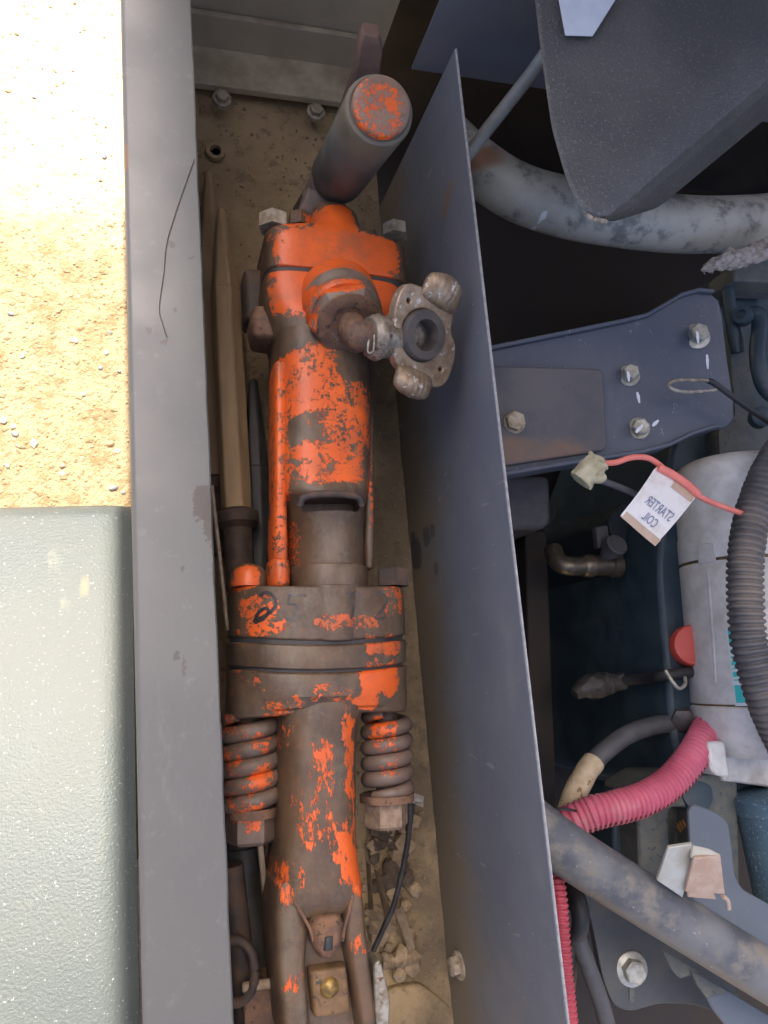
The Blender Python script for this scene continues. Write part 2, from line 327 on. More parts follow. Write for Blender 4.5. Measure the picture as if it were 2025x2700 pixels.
# sand
t = NT('sandy_ground'); n = t.noise(5, 8, .65); n2 = t.noise(26, 9, .75); n3 = t.noise(120, 6, .75); yy = t.n('ShaderNodeSeparateXYZ', {0: t.pos}).outputs[1]
loose = t.ramp(t.math('ADD', yy, t.math('MULTIPLY', t.math('SUBTRACT', t.noise(5, 5), .5), .6)), .62, .88, 1, .0)
col = t.mix(t.ramp(n, .35, .65), (.56, .44, .27), (.66, .56, .38)); col = t.mix(t.math('MULTIPLY', loose, .85), col, (.41, .315, .175))
col = t.mix(t.math('MULTIPLY', t.math('ADD', loose, .06), t.ramp(n2, .45, .62, 0, .8)), col, (.30, .195, .09)); col = t.mix(t.math('MULTIPLY', loose, t.ramp(n3, .54, .66, 0, .7)), col, (.235, .14, .065)); col = t.mix(t.ramp(t.noise(60, 3, .6), .66, .74, 0, .7), col, (.62, .54, .40))
M['ground'] = t.done(col, .9, 0, t.bump(t.math('ADD', n2, t.math('MULTIPLY', n3, .5)), .95, .0135))
# fender
t = NT('fender_enamel'); n = t.noise(6, 5, .6); col = t.mix(t.ramp(n, .35, .7), (.056, .067, .064), (.074, .081, .073)); col = t.mix(t.ramp(t.noise(17, 7, .7, t.scaled((1, .6, 1))), .58, .72, 0, .5), col, (.20, .19, .125))
col = t.mix(t.ramp(t.noise(420, 2, .5), .68, .72, 0, .7), col, (.24, .25, .24)); col = t.mix(t.blob(P(215, 1535, -.13), .004, .010, .5, .05, 1.3), col, (.17, .15, .075))
M['fender'] = t.done(col, t.ramp(n, .3, .7, .46, .54), 0, t.bump(t.noise(430, 3, .6), .45, .0013), .38)

OR1, OR2 = (.76, .125, .017), (.64, .098, .014)
def paint(name, z, blobs, neg=(), stretch=None, under=((.070, .044, .026), (.13, .077, .042)), floorcov=0.0, nz=.9):
    """orange enamel worn through to greasy iron; blobs say where the paint has lasted"""
    t = NT(name); t.warp = .022; cov = None
    for px, py, rx, ry, st in blobs:
        c = P(px, py, z); k = t.blob(c, rx * .00037, ry * .00038, min(1.1, st * 1.06 + .03))
        cov = k if cov is None else t.math('MAXIMUM', cov, k)
    cov = t.math('MAXIMUM', cov, floorcov) if cov is not None else floorcov
    for px, py, rx, ry, st in neg:
        cov = t.math('SUBTRACT', cov, t.blob(P(px, py, z), rx * .00036, ry * .00037, st))
    st_ = t.scaled(stretch) if stretch else None; a = t.noise(70, 9, .74, st_, .4); b = t.noise(240, 7, .78, st_)
    v = t.math('ADD', cov, t.math('ADD', t.math('MULTIPLY', t.math('SUBTRACT', a, .5), nz * 1.5), t.math('MULTIPLY', t.math('SUBTRACT', b, .5), nz * 1.5)))
    k = t.ramp(v, .485, .515)
    base = t.mix(t.ramp(t.noise(26, 6, .65), .35, .65), *under); base = t.mix(t.ramp(t.noise(140, 4, .6), .56, .7, 0, .5), base, (.19, .088, .045))
    edge = t.ramp(v, .42, .5); base = t.mix(t.math('MULTIPLY', edge, .55), base, (.15, .055, .025))
    o = t.mix(t.ramp(t.noise(20, 4, .6), .35, .7), OR1, OR2); o = t.mix(t.ramp(t.noise(55, 5, .7), .56, .75, 0, .5), o, (.42, .115, .045))
    up = t.n('ShaderNodeSeparateXYZ', {0: t.n('ShaderNodeNewGeometry').outputs['Normal']}).outputs[2]; dk = t.math('MULTIPLY', t.ramp(up, .25, .95), t.ramp(t.noise(30, 7, .72, t.scaled((1, .4, 1))), .42, .68, 0, .75)); base = t.mix(dk, base, (.17, .132, .09))
    film = t.ramp(t.noise(17, 6, .7), .48, .72, 0, .75); o = t.mix(film, o, (.30, .095, .042)); film2 = t.ramp(t.noise(240, 4, .7), .58, .7, 0, .45); o = t.mix(film2, o, (.34, .10, .04))
    base = t.mix(t.ramp(t.noise(48, 7, .75), .5, .7, 0, .6), base, (.045, .036, .03)); col = t.mix(k, base, o); r = t.ramp(k, 0, 1, .5, .42)
    h = t.math('ADD', t.math('MULTIPLY', k, .8), t.math('MULTIPLY', t.noise(220, 5, .6), .6))
    return t.done(col, r, 0, t.bump(h, .55, .0009))
ZH = -.085
M['or_top'] = paint('paint_backhead', ZH, [(885, 590, 75, 90, .9), (895, 660, 206, 72, .84), (890, 765, 206, 95, .8), (905, 800, 130, 60, .8), (780, 575, 45, 30, .6)], neg=[(690, 880, 110, 45, .6), (650, 740, 40, 150, .6), (1050, 622, 50, 16, .5)], nz=.8)
M['or_body'] = paint('paint_cylinder', ZH, [(820, 1000, 120, 120, .57), (735, 1130, 32, 400, .54), (900, 1090, 100, 120, .51), (870, 1225, 120, 70, .54), (775, 1420, 25, 70, .45), (740, 1430, 34, 110, .56), (745, 1515, 40, 40, .56), (982, 1150, 14, 330, .42)], neg=[(960, 965, 90, 50, .5), (700, 880, 90, 50, .6)], nz=.95)
M['or_mid'] = paint('paint_flange', ZH, [(690, 1600, 52, 40, .46), (700, 1655, 66, 24, .48), (880, 1640, 62, 22, .44), (965, 1640, 46, 22, .46), (985, 1705, 30, 28, .48), (1037, 1700, 40, 30, .5), (1045, 1570, 50, 60, .42), (1003, 1790, 66, 46, .72), (968, 1848, 38, 26, .6), (870, 1830, 70, 30, .40), (750, 1870, 60, 35, .43), (655, 1515, 40, 36, .62), (650, 1800, 80, 50, .30)], neg=[], nz=.85)
M['or_low'] = paint('paint_front_head', ZH, [(924, 2000, 18, 130, .62), (926, 2170, 22, 110, .54), (914, 2260, 30, 70, .62), (850, 2040, 40, 90, .40), (835, 2150, 60, 110, .37), (770, 2330, 40, 60, .38), (955, 2310, 26, 60, .6), (780, 2600, 26, 24, .36), (945, 2500, 20, 24, .38), (745, 1960, 30, 60, .3)], neg=[(900, 2130, 20, 40, .3)], stretch=(1.2, .45, 1), nz=1.0)
M['or_spring'] = paint('paint_spring', ZH, [(1035, 1925, 45, 34, .52), (1045, 2010, 36, 60, .38), (700, 1970, 30, 30, .45), (700, 2060, 40, 40, .5), (660, 2150, 50, 30, .45), (672, 2190, 26, 20, .6), (640, 2000, 50, 150, .34)], under=((.10, .066, .05), (.165, .11, .082)), nz=.85)
M['or_cap'] = paint('paint_grip_cap', .075, [(1005, 275, 80, 90, .44)], under=((.27, .17, .115), (.20, .125, .09)), nz=.9)
M['or_nut'] = paint('paint_nut', -.06, [(870, 770, 110, 30, .55), (815, 830, 30, 90, .5)], under=((.17, .115, .085), (.24, .17, .125)), nz=.8)
M['or_lever'] = paint('paint_lever', -.0, [(970, 90, 60, 30, .42), (830, 500, 30, 70, .5)], under=((.09, .055, .04), (.14, .08, .058)), nz=.8)

# ================================================================= SETTING
def gz(x, y): return -.60 + .006 * mnoise.noise(V((x * 6, y * 6, 0))) + .004 * mnoise.noise(V((x * 23, y * 23, 1)))
g = obj('ground', sheet(lambda u, v: V((-2.2 + 4.4 * u, -1.6 + 4.6 * v, gz(-2.2 + 4.4 * u, -1.6 + 4.6 * v))), 260, 260), M['ground']); tag(g, kind='structure')
B = 150
far = obj('ground', ([V((x, y, -.635)) for x, y in ((-B, -B), (B, -B), (B, B), (-B, B))], [(0, 1, 2, 3)]), M['ground']); tag(far, kind='structure')
def pebble_vf(c, r, seed, flat=.6, sub=1):
    bm = bmesh.new(); bmesh.ops.create_icosphere(bm, subdivisions=sub, radius=1); rr = random.Random(seed)
    sx, sy = rr.uniform(.7, 1.25), rr.uniform(.7, 1.2); a = rr.uniform(0, 6.3); v = []
    for p in bm.verts:
        q = p.co * (1 + .35 * mnoise.noise(p.co * 1.7 + V((seed * 3.1, 0, 0)))); q = V((q.x * sx, q.y * sy, q.z * flat))
        v.append(V((q.x * math.cos(a) - q.y * math.sin(a), q.x * math.sin(a) + q.y * math.cos(a), q.z)) * r + c)
    f = [tuple(x.index for x in q.verts) for q in bm.faces]; bm.free(); return v, f
acc = []
for i in range(2600):
    px, py = random.uniform(-60, 345), random.uniform(-80, 1345)
    if random.random() > (.25 if py < 600 else 1): continue
    p = P(px, py, -.6); p.z = gz(p.x, p.y); acc.append(pebble_vf(p, random.choice((.0012, .0016, .002, .0026, .0032)), i, .7))
clods = []
for i in range(420):
    px, py = random.uniform(-80, 350), random.uniform(500, 1360)
    if py < 700 and random.random() < .75: continue
    p = P(px, py, -.6); p.z = gz(p.x, p.y) - .0005; clods.append(pebble_vf(p, random.choice((.0025, .003, .004, .005, .007)), 5000 + i, .5))
tag(obj('soil_clods', join(*clods), M['ground'], sharp=20), 'small crumbling clods of the same sandy soil', 'soil', kind='stuff')
tag(obj('gravel', join(*acc), M['pebble_tan']), 'fine gravel and grit scattered over the sunlit sand', 'gravel', kind='stuff')
peb = [(90, 1170, 11, 'pale'), (35, 1125, 9, 'pale'), (40, 1145, 8, 'grey'), (165, 1230, 8, 'red'), (165, 1250, 7, 'pale'), (290, 1170, 11, 'tan'), (300, 1288, 11, 'grey'), (60, 940, 8, 'pale'), (198, 900, 8, 'pale'), (292, 877, 6, 'grey'), (280, 930, 7, 'pale'), (155, 820, 7, 'tan'), (265, 970, 6, 'grey'), (315, 980, 6, 'grey'), (30, 830, 8, 'grey'), (85, 850, 6, 'tan'), (10, 1110, 8, 'pale'), (310, 1190, 7, 'pale'), (120, 1100, 6, 'tan'), (275, 415, 7, 'grey'), (265, 475, 5, 'tan'), (45, 95, 6, 'tan'), (197, 8, 6, 'tan'), (300, 585, 5, 'tan'), (295, 645, 6, 'tan'), (90, 257, 5, 'grey'), (20, 240, 6, 'tan'), (20, 1230, 7, 'pale'), (220, 1040, 7, 'pale'), (325, 1300, 7, 'grey')]
PL = {'pale': 'whitish stone lying in the sandy ground', 'grey': 'dark grey stone lying in the sandy ground', 'red': 'reddish stone in the sand near the fender edge', 'tan': 'brown stone half sunk in the bright sand'}
for i, (px, py, r, k) in enumerate(peb):
    p = P(px, py, -.6); p.z = gz(p.x, p.y) + .001
    own = {(90, 1170): 'largest whitish angular stone in the sand above the fender', (165, 1250): 'pale stone just below the reddish stone in the sand', (290, 1170): 'brown flat stone in the sand close to the rail, above the grey one', (300, 1288): 'grey stone in the sand between fender edge and rail', (35, 1125): 'whitish stone at the left picture edge above a grey one', (40, 1145): 'grey stone touching the whitish one at the left picture edge', (198, 900): 'whitish bright stone in the middle of the loose soil', (292, 877): 'small dark stone in the sand nearest the middle of the rail', (275, 415): 'dark stone alone on the smooth bright sand near the rail chip', (45, 95): 'brown speck of stone in the bright top left corner', (325, 1300): 'grey chip of stone tight in the corner of fender and rail', (60, 940): 'pale stone near the left edge halfway up the loose soil', (155, 820): 'brown stone at the upper edge of the loose soil'}.get((px, py))
    tag(obj('pebble', pebble_vf(p, r * .00058, 900 + i, .65, 2), M['pebble_' + k], sharp=50), own or PL[k], 'stone', 'stones on the sandy ground')

# ---- the compressor's own bodywork
TX0, TX1 = .0, .307                              # inside faces of the tool tray
FZ = -.29
body = thing('compressor_body', V((.15, .1, FZ)), 'slate grey steel bodywork of the machine, with open tool tray and partition', 'machine body')
def railring(y):
    o = []; x0, x1, r = -.0155, .0465, .005
    for k in range(7):
        a = math.pi - k * math.pi / 2 / 6; o.append(V((x0 + r + r * math.cos(a), y, -r + r * math.sin(a))))
    o += [V((x1 - .0012, y, 0)), V((x1, y, -.0012)), V((x1, y, -.0028)), V((x0 + .004, y, -.0035)), V((x0 + .004, y, -.06)), V((x0, y, -.06))]
    return o
ys = [-.75 + 1.7 * i / 150 for i in range(151)]
rings = []
for y in ys:
    r = railring(y)
    for p in r:
        if p.x > .04: p.x += .0007 * mnoise.noise(V((y * 25, 3, 0))) + .0004 * mnoise.noise(V((y * 90, 8, 0)))
        p.z += .0005 * mnoise.noise(V((y * 5, p.x * 20, 2)))
    rings.append(r)
obj('rail', loft(rings), M['rail'], body, sharp=30)
obj('tray_side', box(V((.0005, .1, -.148)), .003, 1.7, .283), M['panel'], body)
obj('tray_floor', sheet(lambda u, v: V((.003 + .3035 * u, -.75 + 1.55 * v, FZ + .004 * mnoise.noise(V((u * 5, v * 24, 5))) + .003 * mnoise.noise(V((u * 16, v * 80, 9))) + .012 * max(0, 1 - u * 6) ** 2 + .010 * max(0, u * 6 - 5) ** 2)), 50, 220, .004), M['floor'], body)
# partition with its sheet edge and curved foot
def partx(z): return TX1 + .0
pr = []
for i in range(121):
    y = -.75 + (.602 + .75) * i / 120
    zt = .0004 * mnoise.noise(V((y * 30, 0, 4)))
    pr.append([V((TX1 + .0008 * mnoise.noise(V((y * 4, 1, 1))), y, FZ)), V((TX1 + .001 * mnoise.noise(V((y * 4, 2, 1))), y, -.15)), V((TX1, y, -.001 + zt)), V((TX1 + .0006, y, zt)), V((TX1 + .0022, y, zt)), V((TX1 + .003, y, -.001 + zt)), V((TX1 + .003, y, FZ))])
obj('partition', loft(pr), M['panel'], body, sharp=30)
M['bare'] = plain('bare_edge', (.42, .40, .38), (.30, .29, .29), 160, (.4, .6), .4)
obj('bare_edge', tube([V((TX1 + .0014, -.75 + 1.352 * i / 60, .0002 + .0003 * mnoise.noise(V((i, 0, 0))))) for i in range(61)], .0013, 6, smooth=False), M['bare'], body)
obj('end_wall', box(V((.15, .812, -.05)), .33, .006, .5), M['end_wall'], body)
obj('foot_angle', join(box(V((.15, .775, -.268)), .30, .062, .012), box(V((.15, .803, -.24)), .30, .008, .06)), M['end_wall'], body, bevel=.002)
for px, py in ((585, 262), (832, 297)):
    p = P(px, py, -.258); bo = obj('bolt', lathe(p, V((0, 0, 1)), [(-.004, .012), (.0025, .012), (.003, .0105)], 24), M['bolt_pale'], body); obj('hex_head', hexa(p + V((0, 0, .003)), V((0, 0, 1)), .0085, .007, .4), M['bolt_pale'], bo)
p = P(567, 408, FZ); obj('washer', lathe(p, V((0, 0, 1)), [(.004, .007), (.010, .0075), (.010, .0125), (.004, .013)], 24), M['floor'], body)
p = P(1130, 2562, -.24); p.x = TX1 - .0005; bo = obj('bolt', lathe(p, V((-1, 0, .1)), [(0, .0145), (.002, .0145), (.003, .012)], 24), M['bolt_pale'], body); obj('hex_head', hexa(p + V((-.003, 0, 0)), V((-1, 0, .1)), .010, .008), M['bolt_pale'], bo)
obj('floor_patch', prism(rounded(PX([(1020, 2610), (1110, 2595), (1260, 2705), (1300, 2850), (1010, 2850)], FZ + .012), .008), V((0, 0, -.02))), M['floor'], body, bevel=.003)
# engine bay shell
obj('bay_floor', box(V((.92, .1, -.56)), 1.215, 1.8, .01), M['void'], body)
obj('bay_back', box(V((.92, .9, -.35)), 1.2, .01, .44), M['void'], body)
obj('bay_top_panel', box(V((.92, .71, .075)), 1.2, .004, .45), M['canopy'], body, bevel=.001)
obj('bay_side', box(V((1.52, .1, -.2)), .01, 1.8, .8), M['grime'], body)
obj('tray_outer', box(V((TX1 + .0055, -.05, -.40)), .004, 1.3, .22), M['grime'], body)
# canopy: hinged open ahead of the bay, its shade falls back over tray and engine
can = thing('engine_canopy', V((.7, 1.15, .1)), 'raised slate canopy of the machine standing open beyond the engine bay', 'canopy')
a, b = V((0, 1.15, .06)), V((0, .42, 1.72)); dd = b - a; nn = V((0, dd.z, -dd.y)).normalized()
x0, x1 = -.034, 1.55
obj('panel', prism([V((x0, a.y, a.z)), V((x1, a.y, a.z)), V((x1, b.y, b.z)), V((x0, b.y, b.z))], nn * .003), M['canopy'], can)
for xx in (x0, x1 - .003): obj('flange', prism([V((xx, a.y, a.z)), V((xx, b.y, b.z)), V((xx, b.y - .05, b.z - .02)), V((xx, a.y - .05, a.z))], V((.003, 0, 0))), M['canopy'], can)
# fender beside the rail
def arch(y): return -.075 - .34 * max(0, y + .42) ** 2
yE = .155
for _ in range(30): yE = P(150, 1330, arch(yE)).y
def fend(u, v):
    x = -.62 + .600 * u; y = -.85 + (.85 + yE) * v
    e = max(0, (x + .052) / .032); z = arch(y) - .012 * e * e
    q = max(0, (y - yE + .012) / .012); z -= .010 * q * q
    return V((x, y, z + .0012 * mnoise.noise(V((x * 7, y * 7, 0)))))
us = [0, .3, .6, .8, .9] + [.92 + .08 * i / 10 for i in range(11)]; vs2 = [0] + [.05 * i for i in range(1, 19)] + [.9 + .1 * i / 24 for i in range(1, 25)]
vv = [fend(u, v) for v in vs2 for u in us]; nu = len(us)
ff = [(j * nu + i, j * nu + i + 1, (j + 1) * nu + i + 1, (j + 1) * nu + i) for j in range(len(vs2) - 1) for i in range(nu - 1)]
n0 = len(vv); vv += [p - V((0, 0, .06)) for p in vv[:]]
rim = list(range(nu)) + [(j + 1) * nu - 1 for j in range(1, len(vs2))] + [(len(vs2) - 1) * nu + i for i in range(nu - 2, -1, -1)] + [j * nu for j in range(len(vs2) - 2, 0, -1)]
ff += [(rim[k], n0 + rim[k], n0 + rim[(k + 1) % len(rim)], rim[(k + 1) % len(rim)]) for k in range(len(rim))]
fe = thing('wheel_fender', V((-.3, -.3, -.1)), 'pale grey-green textured steel fender in full sun beside the tray rail', 'fender')
obj('shell', (vv, ff), M['fender'], fe, sharp=50)
obj('edge_seal', tube([V((-.0185, -.85 + .70 * i / 60, arch(-.85 + .70 * i / 60) - .016 + .0008 * mnoise.noise(V((i, 0, 0))))) for i in range(61)], .0022, 8, smooth=False), M['bolt_dark'], fe)

# ================================================================= ROCK BREAKER
AX = nrm((-.058, -1, 0)); TX = V((-AX.y, AX.x, 0)); A0 = P(890, 700, -.14)
hm = thing('pneumatic_breaker', V((.16, .05, FZ)), 'orange pneumatic breaker with worn paint lying in the tool tray', 'jackhammer')
def ring(s, ct, hw, zc, hh, n, N=56, bow=0):
    o = []
    for j in range(N):
        a = 2 * math.pi * j / N; c, s_ = math.cos(a), math.sin(a)
        u = math.copysign(abs(c) ** (2 / n), c); w_ = math.copysign(abs(s_) ** (2 / n), s_)
        o.append(A0 + AX * (s + bow * (1 - u * u)) + TX * (ct + hw * u) + V((0, 0, zc + hh * w_ - A0.z)))
    return o
def stat(py, xl, xr, zs):
    L, Rr = P(xl, py, zs) - A0, P(xr, py, zs) - A0
    return ((L + Rr) / 2).dot(AX), ((L + Rr) / 2).dot(TX), (Rr - L).dot(TX) / 2
def section(rows, rnd=.003, N=56, caps=True):
    """rows: (py, left px, right px, level of the outline, centre level, half height, squareness[, bow])"""
    st = [(*stat(r[0], r[1], r[2], r[3]), r[4], r[5], r[6], r[7] if len(r) > 7 else 0) for r in rows]
    out = []
    for i, (s, ct, hw, zc, hh, n, bow) in enumerate(st):
        if rnd and i == 0:
            for a in (0, 30, 60): out.append(ring(s + rnd * (1 - math.sin(R_(a))), ct, hw - rnd * (1 - math.sin(R_(a + 30))) if a < 60 else hw, zc, hh - rnd * (1 - math.sin(R_(a + 30))), n, N, bow)) if False else None
            for a in (0, 30, 60, 90): out.append(ring(s + rnd * (1 - math.cos(R_(a))) if False else s + rnd * math.sin(R_(a)) * 0 + rnd * (1 - math.cos(R_(90 - (90 - a)))) * 0 + rnd * (a / 90), ct, hw - rnd * (1 - math.sqrt(max(0, 1 - (1 - a / 90) ** 2))), zc, hh - rnd * (1 - math.sqrt(max(0, 1 - (1 - a / 90) ** 2))), n, N, bow))
        elif rnd and i == len(st) - 1:
            for a in (90, 60, 30, 0): out.append(ring(s - rnd * (a / 90), ct, hw - rnd * (1 - math.sqrt(max(0, 1 - (1 - a / 90) ** 2))), zc, hh - rnd * (1 - math.sqrt(max(0, 1 - (1 - a / 90) ** 2))), n, N, bow))
        else: out.append(ring(s, ct, hw, zc, hh, n, N, bow))
    return loft(out)
# -- handle: the upper grip stands towards the viewer, the lower rests on the floor
gt, gb = P(1001, 290, .055), P(893, 462, -.105)
gd = (gt - gb).normalized(); gl = (gt - gb).length
gr = obj('grip', lathe(gb - gd * .008, gd, [(0, .024), (.002, .028), (.006, .0295), (.03, .0298), (gl * .6, .0302), (gl - .004, .0310), (gl + .004, .0314), (gl + .0075, .0305), (gl + .009, .0280), (gl + .0085, .0255)], 40), M['rubber'], hm)
obj('grip_cap', lathe(gt - gd * .002, gd, [(0, .0255), (.005, .0262), (.0085, .0262), (.011, .0254), (.0126, .0232), (.0132, .013), (.0130, 0)], 40), M['or_cap'], hm)
gb2 = gb - gd * .085
g2 = obj('grip', lathe(gb2, -gd, [(0, .020), (.002, .0255), (.07, .0265), (.076, .025)], 32), M['rubber'], hm)
obj('handle_bar', lathe(gb - gd * .09, gd, [(0, .022), (.10, .022)], 24), M['or_top'], hm)
# throttle lever behind the grip
lt, lb = P(966, 78, -.01), P(800, 545, -.128); lm = P(865, 330, -.075)
def lev(p, wd, th): return [p + TX * wd * c + V((0, -1, .0)) * th * s for c, s in ((-1, -.6), (-.8, -1), (.8, -1), (1, -.6), (1, .6), (.8, 1), (-.8, 1), (-1, .6))]
obj('throttle_lever', loft([lev(P(808, 570, -.125), .010, .006), lev(P(844, 490, -.115), .013, .006), lev(P(914, 330, -.06), .013, .006), lev(P(966, 190, -.01), .013, .007), lev(P(976, 110, .02), .012, .009), lev(P(977, 78, .03), .008, .007)]), M['or_lever'], hm, bevel=.0015)
# -- castings, top to bottom
obj('backhead', section([(500, 838, 935, -.10, -.135, .018, 2.2), (545, 832, 955, -.10, -.132, .034, 2.4), (575, 824, 972, -.09, -.137, .045, 2.8), (592, 800, 990, -.09, -.14, .050, 3.2), (604, 742, 1030, -.09, -.14, .053, 5), (612, 712, 1062, -.09, -.14, .054, 6), (622, 703, 1074, -.09, -.14, .055, 6.5), (645, 705, 1078, -.09, -.14, .055, 5.5), (705, 703, 1082, -.09, -.14, .056, 6), (722, 702, 1082, -.09, -.14, .056, 6)], .002), M['or_top'], hm)
vc = obj('valve_chest', section([(728, 700, 1080, -.09, -.14, .054, 5), (770, 698, 1078, -.09, -.14, .054, 5), (805, 702, 1062, -.09, -.14, .054, 4.2), (830, 712, 1030, -.09, -.14, .055, 3.6), (858, 724, 1000, -.09, -.14, .056, 3.2), (900, 735, 985, -.09, -.14, .056, 3)], .0025), M['or_top'], hm)
obj('neck_seam', section([(535, 893, 900, -.075, -.1010, .0035, 2), (590, 898, 905, -.07, -.0975, .0035, 2), (640, 902, 907, -.07, -.0870, .0032, 2)], .001, 16), M['or_top'], hm)
obj('gasket', section([(700, 704, 1081, -.09, -.14, .0545, 6), (760, 704, 1078, -.09, -.14, .0528, 5)], 0), M['dark_iron'], hm)
obj('side_lug', section([(800, 668, 790, -.11, -.14, .026, 5), (835, 662, 795, -.11, -.14, .027, 5), (882, 668, 790, -.11, -.14, .025, 4)], .005), M['rust'], hm)
obj('side_lug', section([(715, 640, 700, -.15, -.165, .022, 4), (850, 645, 712, -.15, -.165, .022, 4)], .005), M['rust_dark'], hm)
def hexbolt(px, py, z, r, h, mat, parent=hm, d=-AX, dome=.12, rot=0, nm='nut', wash=0):
    p = P(px, py, z)
    o = obj(nm, hexa(p, d, r, h, rot, dome), mat, parent)
    if wash: obj('washer', lathe(p - d * .003, d, [(0, r * wash), (.003, r * wash)], 24), mat, o)
    return o
hexbolt(722, 606, -.115, .0165, .017, M['bolt_pale'], rot=.25); hexbolt(1042, 625, -.115, .0145, .015, M['bolt_pale'], rot=.1)
hexbolt(790, 600, -.125, .0125, .016, M['or_top'], rot=.5)
cy = obj('cylinder', section([(880, 730, 992, -.10, -.14, .060, 3.2), (940, 730, 992, -.10, -.14, .061, 3.2), (1150, 730, 988, -.10, -.14, .061, 3.2), (1278, 730, 984, -.10, -.14, .061, 3.1), (1292, 733, 982, -.10, -.14, .062, 3.0), (1303, 735, 978, -.10, -.14, .0640, 2.8), (1314, 745, 978, -.10, -.14, .0640, 2.6), (1328, 758, 976, -.10, -.14, .062, 2.4), (1358, 765, 976, -.10, -.14, .0605, 2.4), (1380, 770, 976, -.10, -.14, .058, 2.2), (1440, 774, 978, -.10, -.14, .057, 2.1), (1494, 774, 980, -.10, -.14, .057, 2.1)], .001, 72), M['or_body'], hm)
for gx0, gx1 in ((760, 764), (962, 964)): cut(cy, tube([P(gx0, 960, -.0795), P((gx0 + gx1) / 2, 1130, -.0795), P(gx1, 1340, -.0795)], .0032, 10, 8))
# exhaust slot carved into the cylinder
sl = rounded([P(796, 1314, -.09), P(948, 1314, -.09), P(948, 1352, -.09), P(796, 1352, -.09)], .007, 6)
sl = [p + V((0, 0, .03)) for p in sl]; cut(cy, prism(sl, V((0, 0, -.055))))
lip = [p + V((0, 0, -.020)) for p in sl]
pts = [P(790, 1333, -.081), P(800, 1312, -.078), P(835, 1304, -.0765), P(872, 1302, -.076), P(910, 1304, -.0765), P(945, 1312, -.078), P(955, 1333, -.081)]
obj('exhaust_hood', tube(pts, .0036, 12), M['rust_dark'], hm)
obj('lower_cylinder', section([(1490, 770, 986, -.10, -.14, .060, 2.3), (1500, 770, 986, -.10, -.14, .0605, 2.3), (1570, 770, 990, -.10, -.14, .061, 2.3)], .002), M['or_body'], hm)
def rod(px0, py0, px1, py1, z, r, mat, name='side_rod', sx=1.0):
    return obj(name, tube([P(px0, py0, z), P((px0 + px1) / 2, (py0 + py1) / 2, z), P(px1, py1, z)], r, 16, 12, sx=sx), mat, hm)
obj('side_rib', section([(955, 722, 757, -.10, -.116, .022, 3.6), (1300, 720, 758, -.10, -.118, .0225, 3.4), (1440, 716, 762, -.10, -.118, .0225, 3.2), (1478, 718, 764, -.10, -.12, .021, 2.6)], .003, 32), M['or_body'], hm)
obj('rib_boss', section([(1470, 712, 770, -.10, -.12, .022, 2.4), (1500, 708, 772, -.10, -.12, .024, 2.2), (1548, 712, 770, -.10, -.12, .023, 2.4)], .004, 32), M['or_body'], hm)
obj('side_rib', section([(955, 962, 992, -.11, -.126, .018, 3), (1500, 962, 990, -.11, -.128, .018, 3)], .003, 32), M['or_body'], hm)
obj('bolt_head', lathe(P(655, 1548, -.12), -AX, [(0, .0175), (.013, .017), (.020, .012), (.022, .005)], 24), M['or_mid'], hm)
hexbolt(1037, 1546, -.118, .0165, .018, M['rust_dark'], nm='bolt_head', rot=.3); hexbolt(655, 1545, -.128, .0175, .012, M['rust'], nm='bolt_head')
fl = obj('flange', section([(1548, 612, 1070, -.12, -.14, .058, 2.5, .003), (1600, 607, 1073, -.12, -.14, .059, 2.5, .004), (1678, 606, 1075, -.12, -.14, .060, 2.5, .006)], .003), M['or_mid'], hm)
obj('flange_core', section([(1545, 770, 985, -.10, -.14, .062, 2.2, 0), (1682, 770, 985, -.10, -.14, .0625, 2.2, .004)], .002), M['or_mid'], hm)
obj('ring_seam', section([(1670, 612, 1068, -.12, -.14, .0575, 2.5, .006), (1770, 612, 1068, -.12, -.14, .0575, 2.5, .006)], 0), M['dark_iron'], hm)
obj('ring_plate', section([(1689, 604, 1077, -.12, -.14, .062, 2.4, .006), (1720, 603, 1077, -.12, -.14, .0635, 2.4, .006), (1750, 603, 1077, -.12, -.14, .0625, 2.4, .006)], .002), M['or_mid'], hm)
obj('spring_head', section([(1757, 603, 1077, -.12, -.14, .0615, 2.45, .006), (1822, 601, 1078, -.12, -.14, .0615, 2.45, .004), (1832, 600, 1080, -.12, -.14, .059, 2.5, .003), (1860, 600, 1080, -.12, -.14, .056, 2.6, .0), (1888, 602, 1078, -.12, -.14, .050, 2.8, -.004)], .004), M['or_mid'], hm)
obj('front_head', section([(1835, 720, 1000, -.10, -.14, .0575, 2.4), (1870, 728, 980, -.10, -.14, .0585, 2.5), (1895, 735, 962, -.10, -.14, .0585, 2.6), (1930, 738, 952, -.10, -.14, .057, 3), (2050, 738, 950, -.10, -.14, .056, 3), (2200, 736, 950, -.10, -.14, .056, 3), (2290, 728, 955, -.10, -.14, .057, 3.2), (2330, 722, 962, -.10, -.14, .056, 3.4), (2370, 720, 966, -.10, -.14, .0545, 3.6), (2415, 719, 970, -.10, -.142, .046, 3.6)], .002), M['or_low'], hm)
